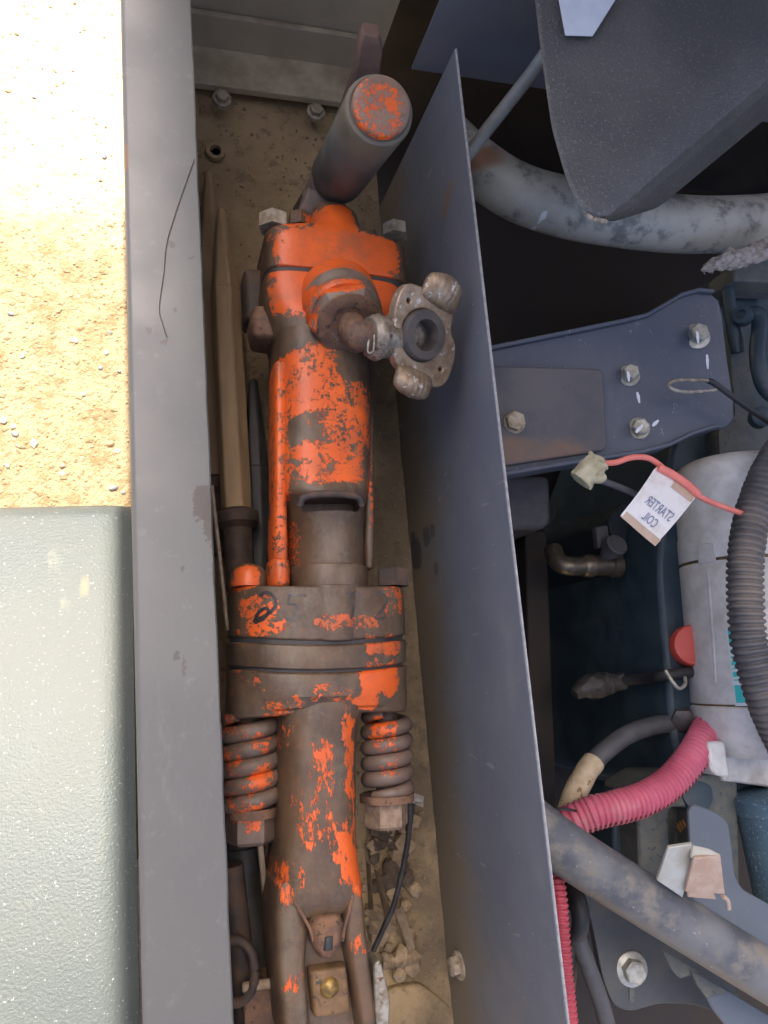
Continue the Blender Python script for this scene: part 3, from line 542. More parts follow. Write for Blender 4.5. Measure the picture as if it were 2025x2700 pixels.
# fork of the front head
def cheek(rows, mat=M['or_low'], rnd=.003, nm='fork_cheek'): return obj(nm, section(rows, rnd, 40), mat, hm)
cheek([(2325, 722, 800, -.09, -.14, .050, 3.4), (2400, 718, 806, -.09, -.14, .051, 3.6), (2460, 720, 822, -.09, -.14, .050, 4), (2560, 726, 815, -.09, -.14, .049, 4), (2760, 745, 830, -.09, -.14, .048, 4)])
cheek([(2325, 885, 962, -.09, -.14, .050, 3.4), (2400, 905, 970, -.09, -.14, .051, 3.6), (2460, 902, 975, -.09, -.14, .050, 4), (2560, 925, 985, -.09, -.14, .049, 4), (2760, 955, 1010, -.09, -.14, .048, 4)])
obj('fork_web', section([(2380, 740, 950, -.12, -.145, .036, 4), (2560, 745, 965, -.12, -.147, .034, 4), (2790, 755, 990, -.12, -.147, .034, 4)], .002), M['or_low'], hm)
obj('nose_taper', section([(2340, 785, 930, -.10, -.135, .050, 2.4), (2400, 795, 925, -.10, -.14, .046, 2.4), (2470, 815, 905, -.11, -.14, .036, 2.6)], .004), M['rust_dark'], hm)
obj('latch_tongue', section([(2415, 822, 905, -.09, -.105, .018, 3.2), (2440, 816, 910, -.09, -.102, .019, 3.4), (2490, 824, 902, -.09, -.102, .019, 3), (2528, 838, 888, -.09, -.104, .016, 2.6)], .004), M['rust'], hm)
obj('latch_notch', section([(2470, 855, 880, -.082, -.09, .0085, 4), (2508, 853, 880, -.082, -.09, .0085, 4)], .001, 24), M['dark_iron'], hm)
M['latch'] = plain('rusty_latch', (.20, .115, .05), (.13, .075, .036), 60, (.5, .75), .1, 240, .4, (.05, .035, .025), 130, .6)
obj('latch_block', section([(2556, 818, 918, -.095, -.118, .022, 8), (2682, 828, 928, -.095, -.118, .022, 8)], .003), M['latch'], hm)
obj('latch_bolt', lathe(P(868, 2603, -.097), V((0, 0, 1)), [(-.003, .0085), (.001, .0085), (.004, .006), (.0052, .003), (.0053, 0)], 24), M['glint_metal'], hm)
obj('side_plate', prism(rounded(PX([(985, 2545), (1003, 2530), (1022, 2600), (1030, 2640), (1022, 2790), (990, 2790)], -.115), .006), V((0, 0, -.03))), M['galv'], hm, bevel=.002)
obj('rim_weld', tube([P(776, 2375, -.089), P(790, 2400, -.088), P(818, 2450, -.088), P(826, 2480, -.09)], .0016, 8), M['rust'], hm); obj('rim_weld', tube([P(930, 2360, -.089), P(921, 2400, -.088), P(908, 2450, -.088), P(903, 2480, -.09)], .0016, 8), M['rust'], hm)
# springs on their bolts
def spring(px0, py0, px1, py1, z, Ro, wr, turns, ph):
    a, b = P(px0, py0, z), P(px1, py1, z); d = (b - a); u, v, _ = frame(d); n = int(turns * 40); pts = []
    for i in range(n + 1):
        th = 2 * math.pi * turns * i / n + ph; s = i / n
        pts.append(a + d * s + (u * math.cos(th) + v * math.sin(th)) * (Ro - wr))
    obj('spring', tube(pts, wr, 12, smooth=False, rf=lambda L, q: wr * (1 - .45 * max(0, 1 - q * 16) - .45 * max(0, q * 16 - 15))), M['or_spring'], hm)
    obj('spring_bolt', lathe(a - d * .1, d, [(0, .011), (d.length * 1.25, .011)], 16), M['rust_dark'], hm)
spring(656, 1885, 664, 2128, -.135, .0285, .0080, 5.4, 2.2)
spring(1018, 1880, 1022, 2092, -.135, .0262, .0074, 5.1, 2.0)
obj('spring_washer', lathe(P(664, 2128, -.135), AX, [(0, .024), (.008, .024)], 28), M['rust'], hm); hexbolt(664, 2142, -.135, .0235, .026, M['or_spring'], d=AX, rot=.15, nm='spring_nut')
obj('spring_washer', lathe(P(1020, 2092, -.135), AX, [(0, .0265), (.007, .0265)], 28), M['rust'], hm); hexbolt(1018, 2112, -.135, .021, .024, M['nut_dusty'], d=AX, rot=.05, nm='spring_nut')
# -- air inlet: boss, swivel nut, bent pipe, claw coupling
i0, i1 = P(893, 800, -.095), P(928, 872, -.052); idr = (i1 - i0).normalized()
obj('inlet_boss', lathe(i0 - idr * .012, idr, [(0, .042), (.020, .0405), (.024, .036), (.024, .02)], 40), M['or_top'], hm)
obj('inlet_collar', lathe(i0 + idr * .006, idr, [(0, .039), (.002, .0405), (.010, .040), (.013, .0375), (.018, .0375), (.021, .039), (.026, .0385), (.030, .036), (.030, .02)], 40), M['or_nut'], hm)
nu_ = i0 + idr * .034
obj('swivel_nut', lathe(nu_, idr, [(0, .036), (.003, .0385), (.013, .0385), (.019, .0335), (.019, .0195), (.012, .0185), (.012, .001)], 6, .2), M['or_nut'], hm, bevel=.0012)
obj('swivel_face', lathe(nu_ + idr * .0185, idr, [(0, .0325), (.0015, .032), (.002, .031), (.002, .0195), (-.006, .0185)], 36), M['rust'], hm)
cc = P(1114, 884, -.026); vdir = (V((0, 0, H)) - cc).normalized(); cn = (vdir + V((.62, .05, 0))).normalized()
e0, e1 = nu_ + idr * .004, nu_ + idr * .030
obj('bent_pipe', tube([e0, nu_ + idr * .018 + V((.002, 0, 0)), P(942, 882, -.032), P(975, 889, -.029), P(1010, 891, -.031)], .0142, 24, 10), M['rust'], hm)
cu = (V((0, 1, 0)) - cn * cn.y).normalized(); cr = cu.cross(cn)      # up and right within the claw's face
cl = thing('claw_coupling', cc, 'rusty two-lug claw hose coupling screwed onto the breaker inlet', 'coupling') if False else hm
def cpt(x, y, d=0): return cc + cr * x * .86 + cu * y * .92 + cn * d
ng = cc - cn * .052
obj('coupling_neck', tube([P(972, 889, -.029), P(998, 890, -.031), P(1030, 890, -.036), cc - cn * .030, cc - cn * .0115], .02, 32, 8, rf=lambda L, u: .0185 + .0035 * min(1, u * 6) - .003 * math.sin(min(1, max(0, (u - .2) * 2.5)) * 3.14) + .012 * max(0, u - .55) / .45, jit=.05), M['neck'], hm)
obj('hose_clip', tube([P(985, 870, -.018), P(987, 890, -.016), P(984, 925, -.018), P(972, 930, -.02), P(970, 915, -.019), P(976, 880, -.017)], .0011, 8), M['galv'], hm)
fo = [(-.041, .020), (-.036, .040), (-.026, .049), (.004, .047), (.020, .040), (.034, .042), (.041, .026), (.039, .010), (.050, -.002), (.051, -.022), (.044, -.044), (.030, -.052), (.012, -.046), (.002, -.044), (-.016, -.042), (-.030, -.034), (-.037, -.012)]
face = rounded([cpt(x, y, 0) for x, y in fo], .007, 3)
fc = obj('claw_face', prism(face, -cn * .012), M['casting'], hm)
cut(fc, lathe(cc - cn * .03, cn, [(0, .0246), (.06, .0246)], 40)); 
for x, y in ((-.024, .031), (.032, -.031)): cut(fc, lathe(cpt(x, y, -.03), cn, [(0, .0023), (.06, .0023)], 12))
bv = fc.modifiers.new('bevel', 'BEVEL'); bv.width = .0016; bv.segments = 2; bv.limit_method = 'ANGLE'; bv.angle_limit = R_(40)
obj('seal_ring', lathe(cc - cn * .010, cn, [(0, .0242), (.014, .0242), (.0165, .0228), (.0165, .0150), (.012, .0137), (.002, .0134), (.0, .0125), (-.02, .0125), (-.02, .0001)], 40), M['seal'], hm)
def lug(x, y, ang, wd, ln, hh):
    o = cpt(x, y); u = cr * math.cos(ang) + cu * math.sin(ang); v_ = cn.cross(u); rg = []
    for k in range(25):
        t_ = k / 24; e = math.sin(math.pi * min(1, max(0, t_))) ** .45 if 0 < t_ < 1 else .0
        flu = 1 + .045 * math.sin(t_ * 46) * e; c = o + v_ * (-wd / 2 + wd * t_); r = max(.25, e) * flu; L = ln * (.55 + .45 * e)
        rg.append([c + u * a * L + cn * b * r for a, b in ((-.35, -.008), (.55, -.009), (.9, -.006), (1.0, .002), (.98, hh * .6), (.82, hh * .95), (.5, hh * 1.05), (.1, hh * .9), (-.2, hh * .5), (-.35, .0))])
    return obj('claw_lug', loft(rg), M['casting'], hm, sharp=70)
lug(.017, .040, 1.30, .044, .023, .013); lug(-.004, -.043, -1.75, .042, .021, .013)
M['yellow'] = plain('yellow_smear', (.52, .42, .03), (.35, .27, .04), 150, (.5, .7))
obj('paint_smear', tube([P(826, 802, -.066), P(832, 786, -.064), P(848, 772, -.062), P(858, 762, -.062)], .0018, 8), M['yellow'], hm)

# hand-marked digits on the flange
tr = [bvh(fl), bvh([o for o in hm.children if o.name.startswith('flange_core')][0])]
DG = [[(683, 1572), (700, 1562), (716, 1568), (727, 1586), (722, 1604), (704, 1620), (684, 1632), (672, 1640), (680, 1618), (698, 1604), (708, 1612), (696, 1630), (672, 1642)],
      [(760, 1568), (808, 1570)], [(764, 1568), (760, 1592), (778, 1594), (788, 1612), (776, 1632), (752, 1630)],
      [(912, 1566), (948, 1566), (934, 1600), (926, 1632)], [(985, 1572), (1004, 1564), (1020, 1580), (1010, 1604), (990, 1630), (1022, 1628)]]
for i, d in enumerate(DG):
    vf = stroke(tr, d, 9 if i == 0 else 6)
    if len(vf[1]) > 2: obj('marker_stroke', vf, M['marker'] if i == 0 else M['bolt_dark'], hm)

# ================================================================= OTHER THINGS IN THE TRAY
def chisel(tip, end, z0, z1, wd, label, mat, point=.11, shank=True, twist=.3):
    a, b = P(*tip, z0), P(*end, z1); d = (b - a); L = d.length; d.normalize(); u, v, _ = frame(d)
    t_ = thing('chisel', b, label, 'chisel')
    def sq(s, r, n=6): return [a + d * s + (u * math.cos(twist + 2 * math.pi * j / n) + v * math.sin(twist + 2 * math.pi * j / n)) * r for j in range(n)]
    obj('shaft', loft([sq(point, wd), sq(L * .55, wd * 1.02), sq(L - .03, wd)]), mat, t_, bevel=.002)
    obj('point', loft([sq(0, .004), sq(.004, .006), sq(point + .001, wd * .99)]), mat, t_, bevel=.002)
    if shank: obj('collar', lathe(b - d * .032, d, [(0, wd), (.004, wd * 1.35), (.016, wd * 1.35), (.022, wd * .9), (.09, wd * .85)], 24), M['rust_dark'], t_)
    return t_
chisel((583, 552), (628, 1420), -.235, -.215, .0175, 'rusty moil point chisel lying between rail and orange breaker', M['chisel'])
chisel((550, 452), (575, 1330), -.262, -.262, .0165, 'dust-brown chisel lowest against the tray side, tip furthest up', M['chisel'])
chisel((668, 1000), (692, 1900), -.255, -.25, .016, 'dark chisel half hidden under the left of the breaker', M['dark_iron'])
t_ = thing('drill_steel', P(640, 2300, -.2), 'dark round drill steel under the breaker by the rail, lower end of tray', 'tool steel')
obj('shank', tube([P(635, 2150, -.21), P(650, 2450, -.21), P(668, 2800, -.21)], .0165, 20), M['dark_iron'], t_)
obj('shank_collar', tube([P(643, 2230, -.21), P(648, 2290, -.21)], .021, 20, smooth=False), M['dark_iron'], t_)
tag(obj('steel_bar', tube([P(610, 2280, -.17), P(640, 2560, -.175), P(655, 2800, -.175)], .011, 12), M['rust_dark']), 'rusty bar tight against the rail at the tray bottom', 'bar')
tag(obj('thin_rod', tube([P(683, 2195, -.12), P(697, 2330, -.15), P(712, 2480, -.19)], .0028, 8), M['tan']), 'thin pale rod leaning beside the left spring nut', 'rod')
tag(obj('wood_lath', tube([P(558, 1280, -.10), P(578, 1460, -.11), P(600, 1660, -.13)], .0018, 6), M['stone']), 'thin tan strip along the inner lip of the rail', 'strip')
tag(obj('rusty_ring', (lambda c: lathe(c, V((.5, .1, 1)), [(0, .020), (.004, .022), (.008, .020), (.008, .012), (0, .012), (0, .0199)], 28))(P(622, 2560, -.14))), 'x', 'x') if False else None
ro = thing('rusty_ring', P(618, 2560, -.15), 'rusty open ring lying on edge under the rail near tray bottom', 'ring')
cpt_ = P(618, 2560, -.15); obj('hoop', tube([cpt_ + V((.018 * math.cos(a * .5236), .026 * math.sin(a * .5236), .006 * math.cos(a * .5236))) for a in range(13)], .0045, 10), M['rust_dark'], ro)
bk = thing('steel_block', P(690, 2650, -.16), 'brown rusted steel block with bright edges beside the fork of the breaker', 'block')
obj('body', prism(rounded(PX([(640, 2610), (728, 2600), (738, 2790), (650, 2790)], -.15), .003), V((0, 0, -.08))), M['rust'], bk, bevel=.002)
obj('lip', tube([P(640, 2604, -.148), P(690, 2596, -.146), P(728, 2592, -.148)], .0045, 10), M['tan'], bk)
obj('lip', tube([P(722, 2450, -.13), P(728, 2560, -.13), P(742, 2790, -.13)], .003, 8), M['rust'], bk)
gr_ = []
for i in range(1500):
    u = random.random(); x = .30 - .13 * random.random() ** 1.6 if i % 3 else .02 + .12 * random.random(); y = random.uniform(-.42, .74)
    gr_.append(pebble_vf(V((x, y, FZ + .004 + (.010 * max(0, (x - .003) / .3035 * 6 - 5) ** 2))), random.choice((.0008, .0011, .0014, .002)), 9000 + i, .7))
tag(obj('floor_grit', join(*gr_), M['stone'], sharp=20), 'fine brown grit lying on the tray floor', 'grit', kind='stuff')
# right-hand gap: rubble, rust flakes, wire and clip
for i in range(70):
    px, py = random.uniform(960, 1100), random.uniform(2150, 2620)
    if i % 3 == 0: py = random.uniform(2400, 2560)
    if i % 3 == 1: px, py = random.uniform(985, 1085), random.uniform(2170, 2340)
    p = P(px, py, FZ + .012)
    if p.x > .298: continue
    tag(obj('rubble_stone', pebble_vf(p, random.uniform(.005, .012), 300 + i, .8, 1), M[('stone', 'rubble_dark', 'rubble_pale')[i % 3]], sharp=15), ('brown dusty rubble stone on the tray floor right of the breaker', 'dark oily rubble stone on the tray floor right of the breaker', 'pale tan rubble stone on the tray floor right of the breaker')[i % 3], 'stone', 'rubble in the right side of the tray')
def flake(pts, z, lab, th=.002):
    return tag(obj('rust_flake', prism(PX(pts), V((.0005, 0, -th))), M['stone'], bevel=.0005), lab, 'flake', 'rust flakes on the tray floor')
flake([(985, 2290, -.25), (1000, 2300, -.24), (1035, 2420, -.25), (1020, 2440, -.27)], 0, 'long brown rust flake leaning beside the front head of the breaker')
flake([(1040, 2400, -.26), (1062, 2390, -.25), (1095, 2500, -.26), (1080, 2520, -.27)], 0, 'tapered rust flake nearest the round bolt head on the partition')
flake([(965, 2270, -.22), (978, 2280, -.21), (985, 2400, -.22), (972, 2400, -.24)], 0, 'narrow rust flake pressed against the breaker side')
tag(obj('black_wire', tube([P(1088, 2110, -.19), P(1070, 2250, -.21), P(1040, 2380, -.225), P(1010, 2450, -.235), P(985, 2505, -.25)], .0030, 10), M['dark_iron']), 'black rubber wire slanting down right of the lower breaker spring', 'wire')
cp = thing('sheet_clip', P(1095, 2100, -.17), 'small folded sheet clip beside the right spring nut', 'clip')
obj('leaf', prism(PX([(1072, 2085, -.165), (1118, 2100, -.165), (1116, 2130, -.17), (1078, 2112, -.17)]), V((0, 0, -.002))), M['galv'], cp); obj('stem', prism(PX([(1072, 2085, -.166), (1080, 2112, -.171), (1078, 2200, -.21), (1068, 2190, -.21)]), V((.002, 0, 0))), M['bolt_dark'], cp)
tag(obj('thin_wire', tube([V((.004, .55, .003)), P(430, 700, .003), P(418, 800, .002), P(425, 860, .0015), P(440, 900, .001)], .0008, 6, 16) if False else tube([P(512, 420, .0012), P(470, 540, .0012), P(440, 640, .0012), P(432, 720, .0012), P(420, 810, .0012), P(428, 850, .0012), P(440, 888, .0012)], .00035, 6, 12), M['rust_dark']), 'thin brown wire strand lying on the top of the rail', 'wire')

# ================================================================= ENGINE BAY
# grey exhaust / intake pipe
gp = thing('grey_pipe', P(1600, 600, -.13), 'large grey scuffed pipe curving beneath the black filter housing', 'pipe')
obj('pipe', tube([P(1150, 330, -.17), P(1245, 425, -.145), P(1350, 500, -.13), P(1480, 545, -.12), P(1640, 575, -.115), P(1800, 592, -.115), P(1950, 590, -.115), P(2150, 570, -.115)], .031, 36, 12, rf=lambda L, u: .0295 + .0055 * min(1, u * 2.2)), M['pipe'], gp)
tag(obj('stay_rod', tube([P(1460, 110, .0), P(1400, 195, -.03), P(1320, 297, -.06), P(1228, 415, -.095), P(1190, 470, -.11)], .0075, 16), M['strut']), 'slim grey stay rod slanting between partition and filter housing', 'rod')
tag(obj('thin_rod', tube([P(1062, 188, -.06), P(1090, 232, -.07), P(1130, 300, -.08)], .0016, 8), M['bare']), 'thin pale rod seen just past the partition corner', 'rod') if False else None
# air filter housing: lid face, side face, seam
fb = thing('filter_housing', P(1700, 300, .05), 'black pebbled plastic filter housing with a white sticker', 'housing')
zt = .07
lid = rounded(PX([(1395, -140, zt), (1425, 130, zt), (1455, 340, zt), (1492, 470, zt), (1530, 552, zt), (1592, 580, zt), (1640, 545, zt), (2080, 165, zt), (2200, -140, zt)]), .012, 6)
cz = V((0, 0, -1))
inn = [p + V((0, 0, .004)) for p in lid]
low = []
outl = rounded(PX([(1420, -140, zt - .02), (1442, 130, zt - .02), (1474, 340, zt - .02), (1510, 470, zt - .02), (1545, 545, zt - .02), (1606, 588, zt - .02), (1735, 548, zt - .04), (2080, 262, zt - .04), (2220, -60, zt - .04)]), .012, 6)
bot = rounded(PX([(1480, -140, zt - .09), (1500, 130, zt - .09), (1530, 340, zt - .09), (1560, 460, zt - .09), (1600, 520, zt - .09), (1640, 550, zt - .09), (1735, 520, zt - .1), (2080, 235, zt - .1), (2220, -90, zt - .1)]), .012, 6)
cen = sum(lid, V((0, 0, 0))) / len(lid)
obj('housing_lid', loft([[cen + (p - cen) * .97 + V((0, 0, .003)) for p in lid], [cen + (p - cen) * .99 + V((0, 0, .0015)) for p in lid], lid, [l.lerp(o_, .3) for l, o_ in zip(lid, outl)]]), M['filter'], fb, sharp=70)
obj('housing_body', loft([[l.lerp(o_, .33) for l, o_ in zip(lid, outl)], [l.lerp(o_, .36) + V((0, 0, -.002)) for l, o_ in zip(lid, outl)], outl, bot]), M['filter'], fb, sharp=70)
obj('lid_edge', tube([P(1545, 566, zt + .001), P(1570, 578, zt), P(1598, 584, zt - .001)], .0022, 8), M['galv'], fb)
obj('sticker', prism(PX([(1462, -60, zt + .012), (1660, -60, zt + .012), (1562, 96, zt + .008), (1490, 94, zt + .010)]), V((0, 0, .0006))), M['sticker'], fb)
# frayed wrap
fw_ = thing('frayed_wrap', P(1940, 685, -.09), 'frayed woven heat wrap end poking below the grey pipe', 'wrap')
obj('weave', tube([P(1850, 712, -.085), P(1870, 704, -.085), P(1910, 690, -.08), P(1960, 676, -.075), P(2010, 660, -.07), P(2080, 640, -.07)], .006, 14, 10, rf=lambda L, u: .0015 + .0095 * min(1, u * 2.2), jit=.6), M['cloth'], fw_)
for i in range(14):
    s = P(1858 + i * 12, 710 - i * 3.4 + random.uniform(-3, 6), -.08); obj('thread', tube([s, s + V((random.uniform(-.006, .002), random.uniform(-.007, .004), .003)), s + V((random.uniform(-.012, .0), random.uniform(-.009, .003), .002))], .0005, 5, 4), M['cloth'], fw_)
# engine mount bracket
bz = -.10
bo = thing('mount_bracket', P(1600, 1000, bz), 'slate blue flanged mounting bracket bolted to the engine with four bolts', 'bracket')
out2 = [(1240, 935), (1500, 882), (1640, 853), (1700, 838), (1745, 812), (1790, 785), (1835, 772), (1875, 776), (1895, 792), (1904, 830), (1918, 950), (1935, 1060), (1936, 1105), (1915, 1128), (1870, 1135), (1820, 1150), (1760, 1180), (1690, 1198), (1500, 1228), (1240, 1272)]
obj('plate', prism(PX(out2, bz), V((0, 0, -.005))), M['bracket'], bo, bevel=.0015)
top = PX([(1240, 937), (1500, 884), (1640, 855), (1700, 840), (1745, 814), (1790, 787), (1835, 774), (1875, 778)], bz); bt_ = PX([(1890, 1131), (1870, 1135), (1820, 1150), (1760, 1180), (1690, 1198), (1500, 1228), (1240, 1272)], bz)
def flange(pp, up, wd, nm):
    v = []; f = []
    for p in pp: v += [p, p + V((0, 0, up)), p + V((0, wd, up)), p + V((0, wd, 0))]
    for i in range(len(pp) - 1):
        for j in range(4): f.append((4 * i + j, 4 * i + (j + 1) % 4, 4 * i + 4 + (j + 1) % 4, 4 * i + 4 + j))
    f += [(0, 1, 2, 3), tuple(4 * (len(pp) - 1) + k for k in (3, 2, 1, 0))]
    return obj(nm, (v, f), M['bracket'], bo, bevel=.001)
flange(top, .007, .0045, 'flange'); flange(bt_, .007, .0045, 'flange'); flange([p + V((0, 0, -.022)) for p in bt_], .018, .003, 'skirt')
t = NT('grimy_plate'); c_ = t.mix(t.ramp(t.noise(12, 6, .65), .38, .66), (.11, .10, .10), (.075, .075, .085)); k_ = t.math('ADD', t.blob(P(1370, 1200, bz), .10, .02, .8, .2, 1.3), t.math('MULTIPLY', t.math('SUBTRACT', t.noise(25, 6, .7), .5), 1.4)); c_ = t.mix(t.ramp(k_, .3, 1.1), c_, (.19, .115, .07))
M['grimy_plate'] = t.done(c_, .6, 0, t.bump(t.noise(260, 5, .6), .25, .001))
obj('overlay_plate', prism(rounded(PX([(1240, 962), (1590, 972), (1602, 1185), (1240, 1240)], bz + .010), .008), V((0, 0, -.0095))), M['grimy_plate'], bo, bevel=.002)
def flange_bolt(px, py, z, r, mat, parent, tilt=V((-.18, .02, 1)), wash=1.3, h=.010, rot=.2):
    p = P(px, py, z); d = nrm(tilt)
    o = obj('bolt', lathe(p, d, [(0, r * wash), (.0022, r * wash), (.003, r * wash * .93)], 28), mat, parent)
    obj('hex_head', hexa(p + d * .003, d, r, h, rot), mat, o); obj('head_dish', lathe(p + d * (.003 + h), d, [(-.0008, r * .8), (.0003, r * .72), (.0001, r * .2)], 20), mat, o); return o
flange_bolt(1835, 888, bz, .0112, M['bolt'], bo, V((-.34, .05, 1)), 1.45, h=.013); flange_bolt(1657, 992, bz, .0098, M['bolt'], bo, V((-.34, .05, 1)), h=.012); flange_bolt(1683, 1131, bz, .0098, M['bolt'], bo, V((-.3, 0, 1)), rot=.6, h=.010); flange_bolt(1355, 1116, bz + .010, .0105, M['bolt_pale'], bo, h=.008, wash=1.12)
def mark(px0, py0, px1, py1, z, wd=.0044):
    a, b = P(px0, py0, z), P(px1, py1, z); s = (b - a).cross(V((0, 0, 1))).normalized() * wd / 2
    obj('paint_mark', prism([a - s * .5, a + s * .7, a.lerp(b, .5) + s, b + s * .5, b - s * .4, a.lerp(b, .4) - s], V((0, 0, .0004))), M['white'], bo)
mark(1864, 935, 1866, 973, bz + .0002); mark(1680, 1034, 1686, 1063, bz + .0002); mark(1720, 1123, 1736, 1108, bz + .0002); mark(1838, 874, 1841, 906, bz + .0168); mark(1656, 980, 1658, 1006, bz + .0158); mark(1676, 1140, 1694, 1121, bz + .0138)
# cable eye
ce = thing('cable_loop', P(1820, 1015, -.07), 'pale wire loop with black lead lying over the blue bracket', 'cable')
obj('wire_loop', tube([P(1888, 1028, -.068), P(1850, 1032, -.066), P(1800, 1033, -.064), P(1768, 1024, -.063), P(1764, 1011, -.062), P(1785, 1003, -.062), P(1830, 1002, -.063), P(1868, 1004, -.066), P(1880, 1010, -.068)], .0022, 10), M['galv'], ce)
obj('black_lead', tube([P(1868, 1004, -.066), P(1885, 1012, -.066), P(1930, 1045, -.07), P(1975, 1078, -.075), P(2020, 1108, -.08), P(2120, 1180, -.09)], .0034, 10), M['black'], ce)
# engine block
en = thing('engine_block', P(1850, 1400, -.3), 'teal blue engine block filling the right of the bay', 'engine')
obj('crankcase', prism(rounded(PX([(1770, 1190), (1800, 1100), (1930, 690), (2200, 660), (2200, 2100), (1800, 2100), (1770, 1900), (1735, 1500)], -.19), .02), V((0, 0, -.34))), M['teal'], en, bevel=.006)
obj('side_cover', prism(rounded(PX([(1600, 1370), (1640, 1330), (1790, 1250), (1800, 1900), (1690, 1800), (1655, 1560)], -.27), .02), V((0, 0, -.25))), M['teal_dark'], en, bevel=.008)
obj('sump_rail', tube([P(1765, 1290, -.20), P(1768, 1500, -.21), P(1785, 1700, -.21), P(1800, 1850, -.21)], .008, 10), M['teal'], en)
obj('casting_strip', prism(rounded(PX([(1920, 860), (1965, 880), (1990, 1050), (2025, 1130), (2140, 1190), (1900, 1240), (1895, 1130), (1940, 1100)], -.165), .008), V((0, 0, -.06))), M['teal_dusty'], en, bevel=.004)
obj('top_ledge', prism(PX([(1935, 695), (2100, 665), (2100, 745), (1935, 740)], -.13), V((0, 0, -.05))), M['teal_dusty'], en, bevel=.003)
obj('riser_tube', tube([P(1915, 690, -.16), P(1918, 760, -.155), P(1930, 850, -.155), P(1945, 930, -.16)], .0085, 18), M['teal'], en)
bj = obj('banjo_bolt', lathe(P(1962, 838, -.14), nrm((-.75, 0, .55)), [(0, .012), (.012, .0125), (.016, .0115), (.0165, .006), (.0125, .005), (.0125, 0)], 24), M['teal'], en)
obj('fuel_pipe', tube([P(1966, 835, -.145), P(1992, 828, -.135), P(2004, 850, -.132), P(1998, 930, -.13), P(2006, 990, -.13), P(2030, 1035, -.13), P(2100, 1070, -.13)], .0105, 20), M['teal'], en)
obj('pipe_cap', lathe(P(1998, 1105, -.13), nrm((-.3, 0, 1)), [(0, .013), (.012, .013), (.015, .008), (.015, 0)], 20), M['teal'], en)
# dark parts low in the bay
tag(obj('rubber_mount', prism(rounded(PX([(1300, 1255), (1450, 1255), (1455, 1375), (1435, 1395), (1300, 1395)], -.27), .01), V((0, 0, -.15))), M['cable'], bevel=.006), 'dark grey rubber block hanging below the bracket beside the partition', 'mount')
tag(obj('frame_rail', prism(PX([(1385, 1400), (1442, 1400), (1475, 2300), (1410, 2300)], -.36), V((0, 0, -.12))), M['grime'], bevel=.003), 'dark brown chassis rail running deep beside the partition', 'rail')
vl = thing('drain_valve', P(1560, 1480, -.27), 'dull brass drain valve with elbow and round knob, deep in the bay', 'valve')
obj('elbow', tube([P(1458, 1452, -.285), P(1470, 1478, -.27), P(1495, 1492, -.262), P(1545, 1492, -.262)], .0125, 24), M['brass'], vl)
obj('coupling_nut', lathe(P(1535, 1492, -.262), nrm((1, -.03, 0)), [(0, .0135), (.004, .0155), (.014, .0155), (.016, .0135), (.040, .0135), (.042, .0165), (.054, .0165)], 12), M['brass'], vl)
obj('knob', lathe(P(1600, 1462, -.255), nrm((.05, .35, .9)), [(0, .010), (.010, .010), (.012, .0135), (.026, .0145), (.028, .0125), (.028, 0)], 28), M['cable'], vl)
obj('lever', prism(rounded(PX([(1572, 1388), (1604, 1384), (1610, 1440), (1578, 1446)], -.25), .004), V((0, 0, -.012))), M['cable'], vl, bevel=.002)
pl = thing('wire_plug', P(1580, 1800, -.3), 'dark wrapped wire plug and lead low in the bay', 'plug')
obj('boot', tube([P(1515, 1830, -.26), P(1545, 1812, -.26), P(1580, 1806, -.258), P(1620, 1800, -.255), P(1645, 1796, -.253)], .014, 18, 8, rf=lambda L, u: .005 + .0105 * math.sin(min(1, u * 1.25 + .05) * 2.6), jit=.25), M['dark_iron'], pl)
obj('lead', tube([P(1635, 1796, -.253), P(1690, 1790, -.225), P(1750, 1782, -.18), P(1830, 1770, -.175)], .0065, 14), M['black'], pl); obj('clip_band', tube([P(1755, 1768, -.165), P(1772, 1796, -.16), P(1790, 1815, -.16), P(1806, 1805, -.165), P(1806, 1786, -.17)], .0022, 8), M['bolt'], pl)
obj('boot_ring', lathe(P(1598, 1803, -.256), nrm((1, .05, 0)), [(0, .0125), (.002, .0145), (.004, .0125)], 20), M['cable'], pl)
# starter motor: a lathe along its axis plus nose and tab
sm = thing('starter_motor', P(1950, 1600, -.16), 'pale grey cast starter motor with rusty seams and a teal label', 'starter motor')
sa, sb = P(1938, 1225, -.155), P(2014, 1960, -.155); sdv = sb - sa; sL = sdv.length; sdv.normalize()
def at_py(py): return (py - 1215) / (1960 - 1215) * sL
hw = lambda py, xl: ((P(xl, py, -.12) - (sa + sdv * at_py(py))).length)
R0 = .062
K = .0775
obj('solenoid_cap', lathe(sa, sdv, [(-.006, .01), (-.004, .045), (.0, .062), (.006, .0705), (.016, .0745), (.035, .0755), (at_py(1420), K - .0012), (at_py(1430), K), (at_py(1492), K)], 64), M['alu'], sm)
obj('seam', lathe(sa, sdv, [(at_py(1488), K - .001), (at_py(1504), K - .001)], 64), M['alu_seam'], sm)
obj('motor_case', lathe(sa, sdv, [(at_py(1500), K - .001), (at_py(1503), K), (at_py(1856), K), (at_py(1859), K - .001)], 64), M['alu'], sm)
obj('seam', lathe(sa, sdv, [(at_py(1855), K - .001), (at_py(1868), K - .001)], 64), M['alu_seam'], sm)
obj('nose', lathe(sa, sdv, [(at_py(1864), K - .001), (at_py(1868), K + .001), (at_py(1900), K), (at_py(1940), K - .006), (at_py(1970), K - .016), (at_py(1990), K - .024)], 64), M['alu'], sm)
obj('nose_base', prism(rounded(PX([(1905, 1985), (2200, 1985), (2200, 2100), (1930, 2062), (1905, 2060)], -.16), .004), V((0, 0, -.03))), M['alu'], sm, bevel=.006)
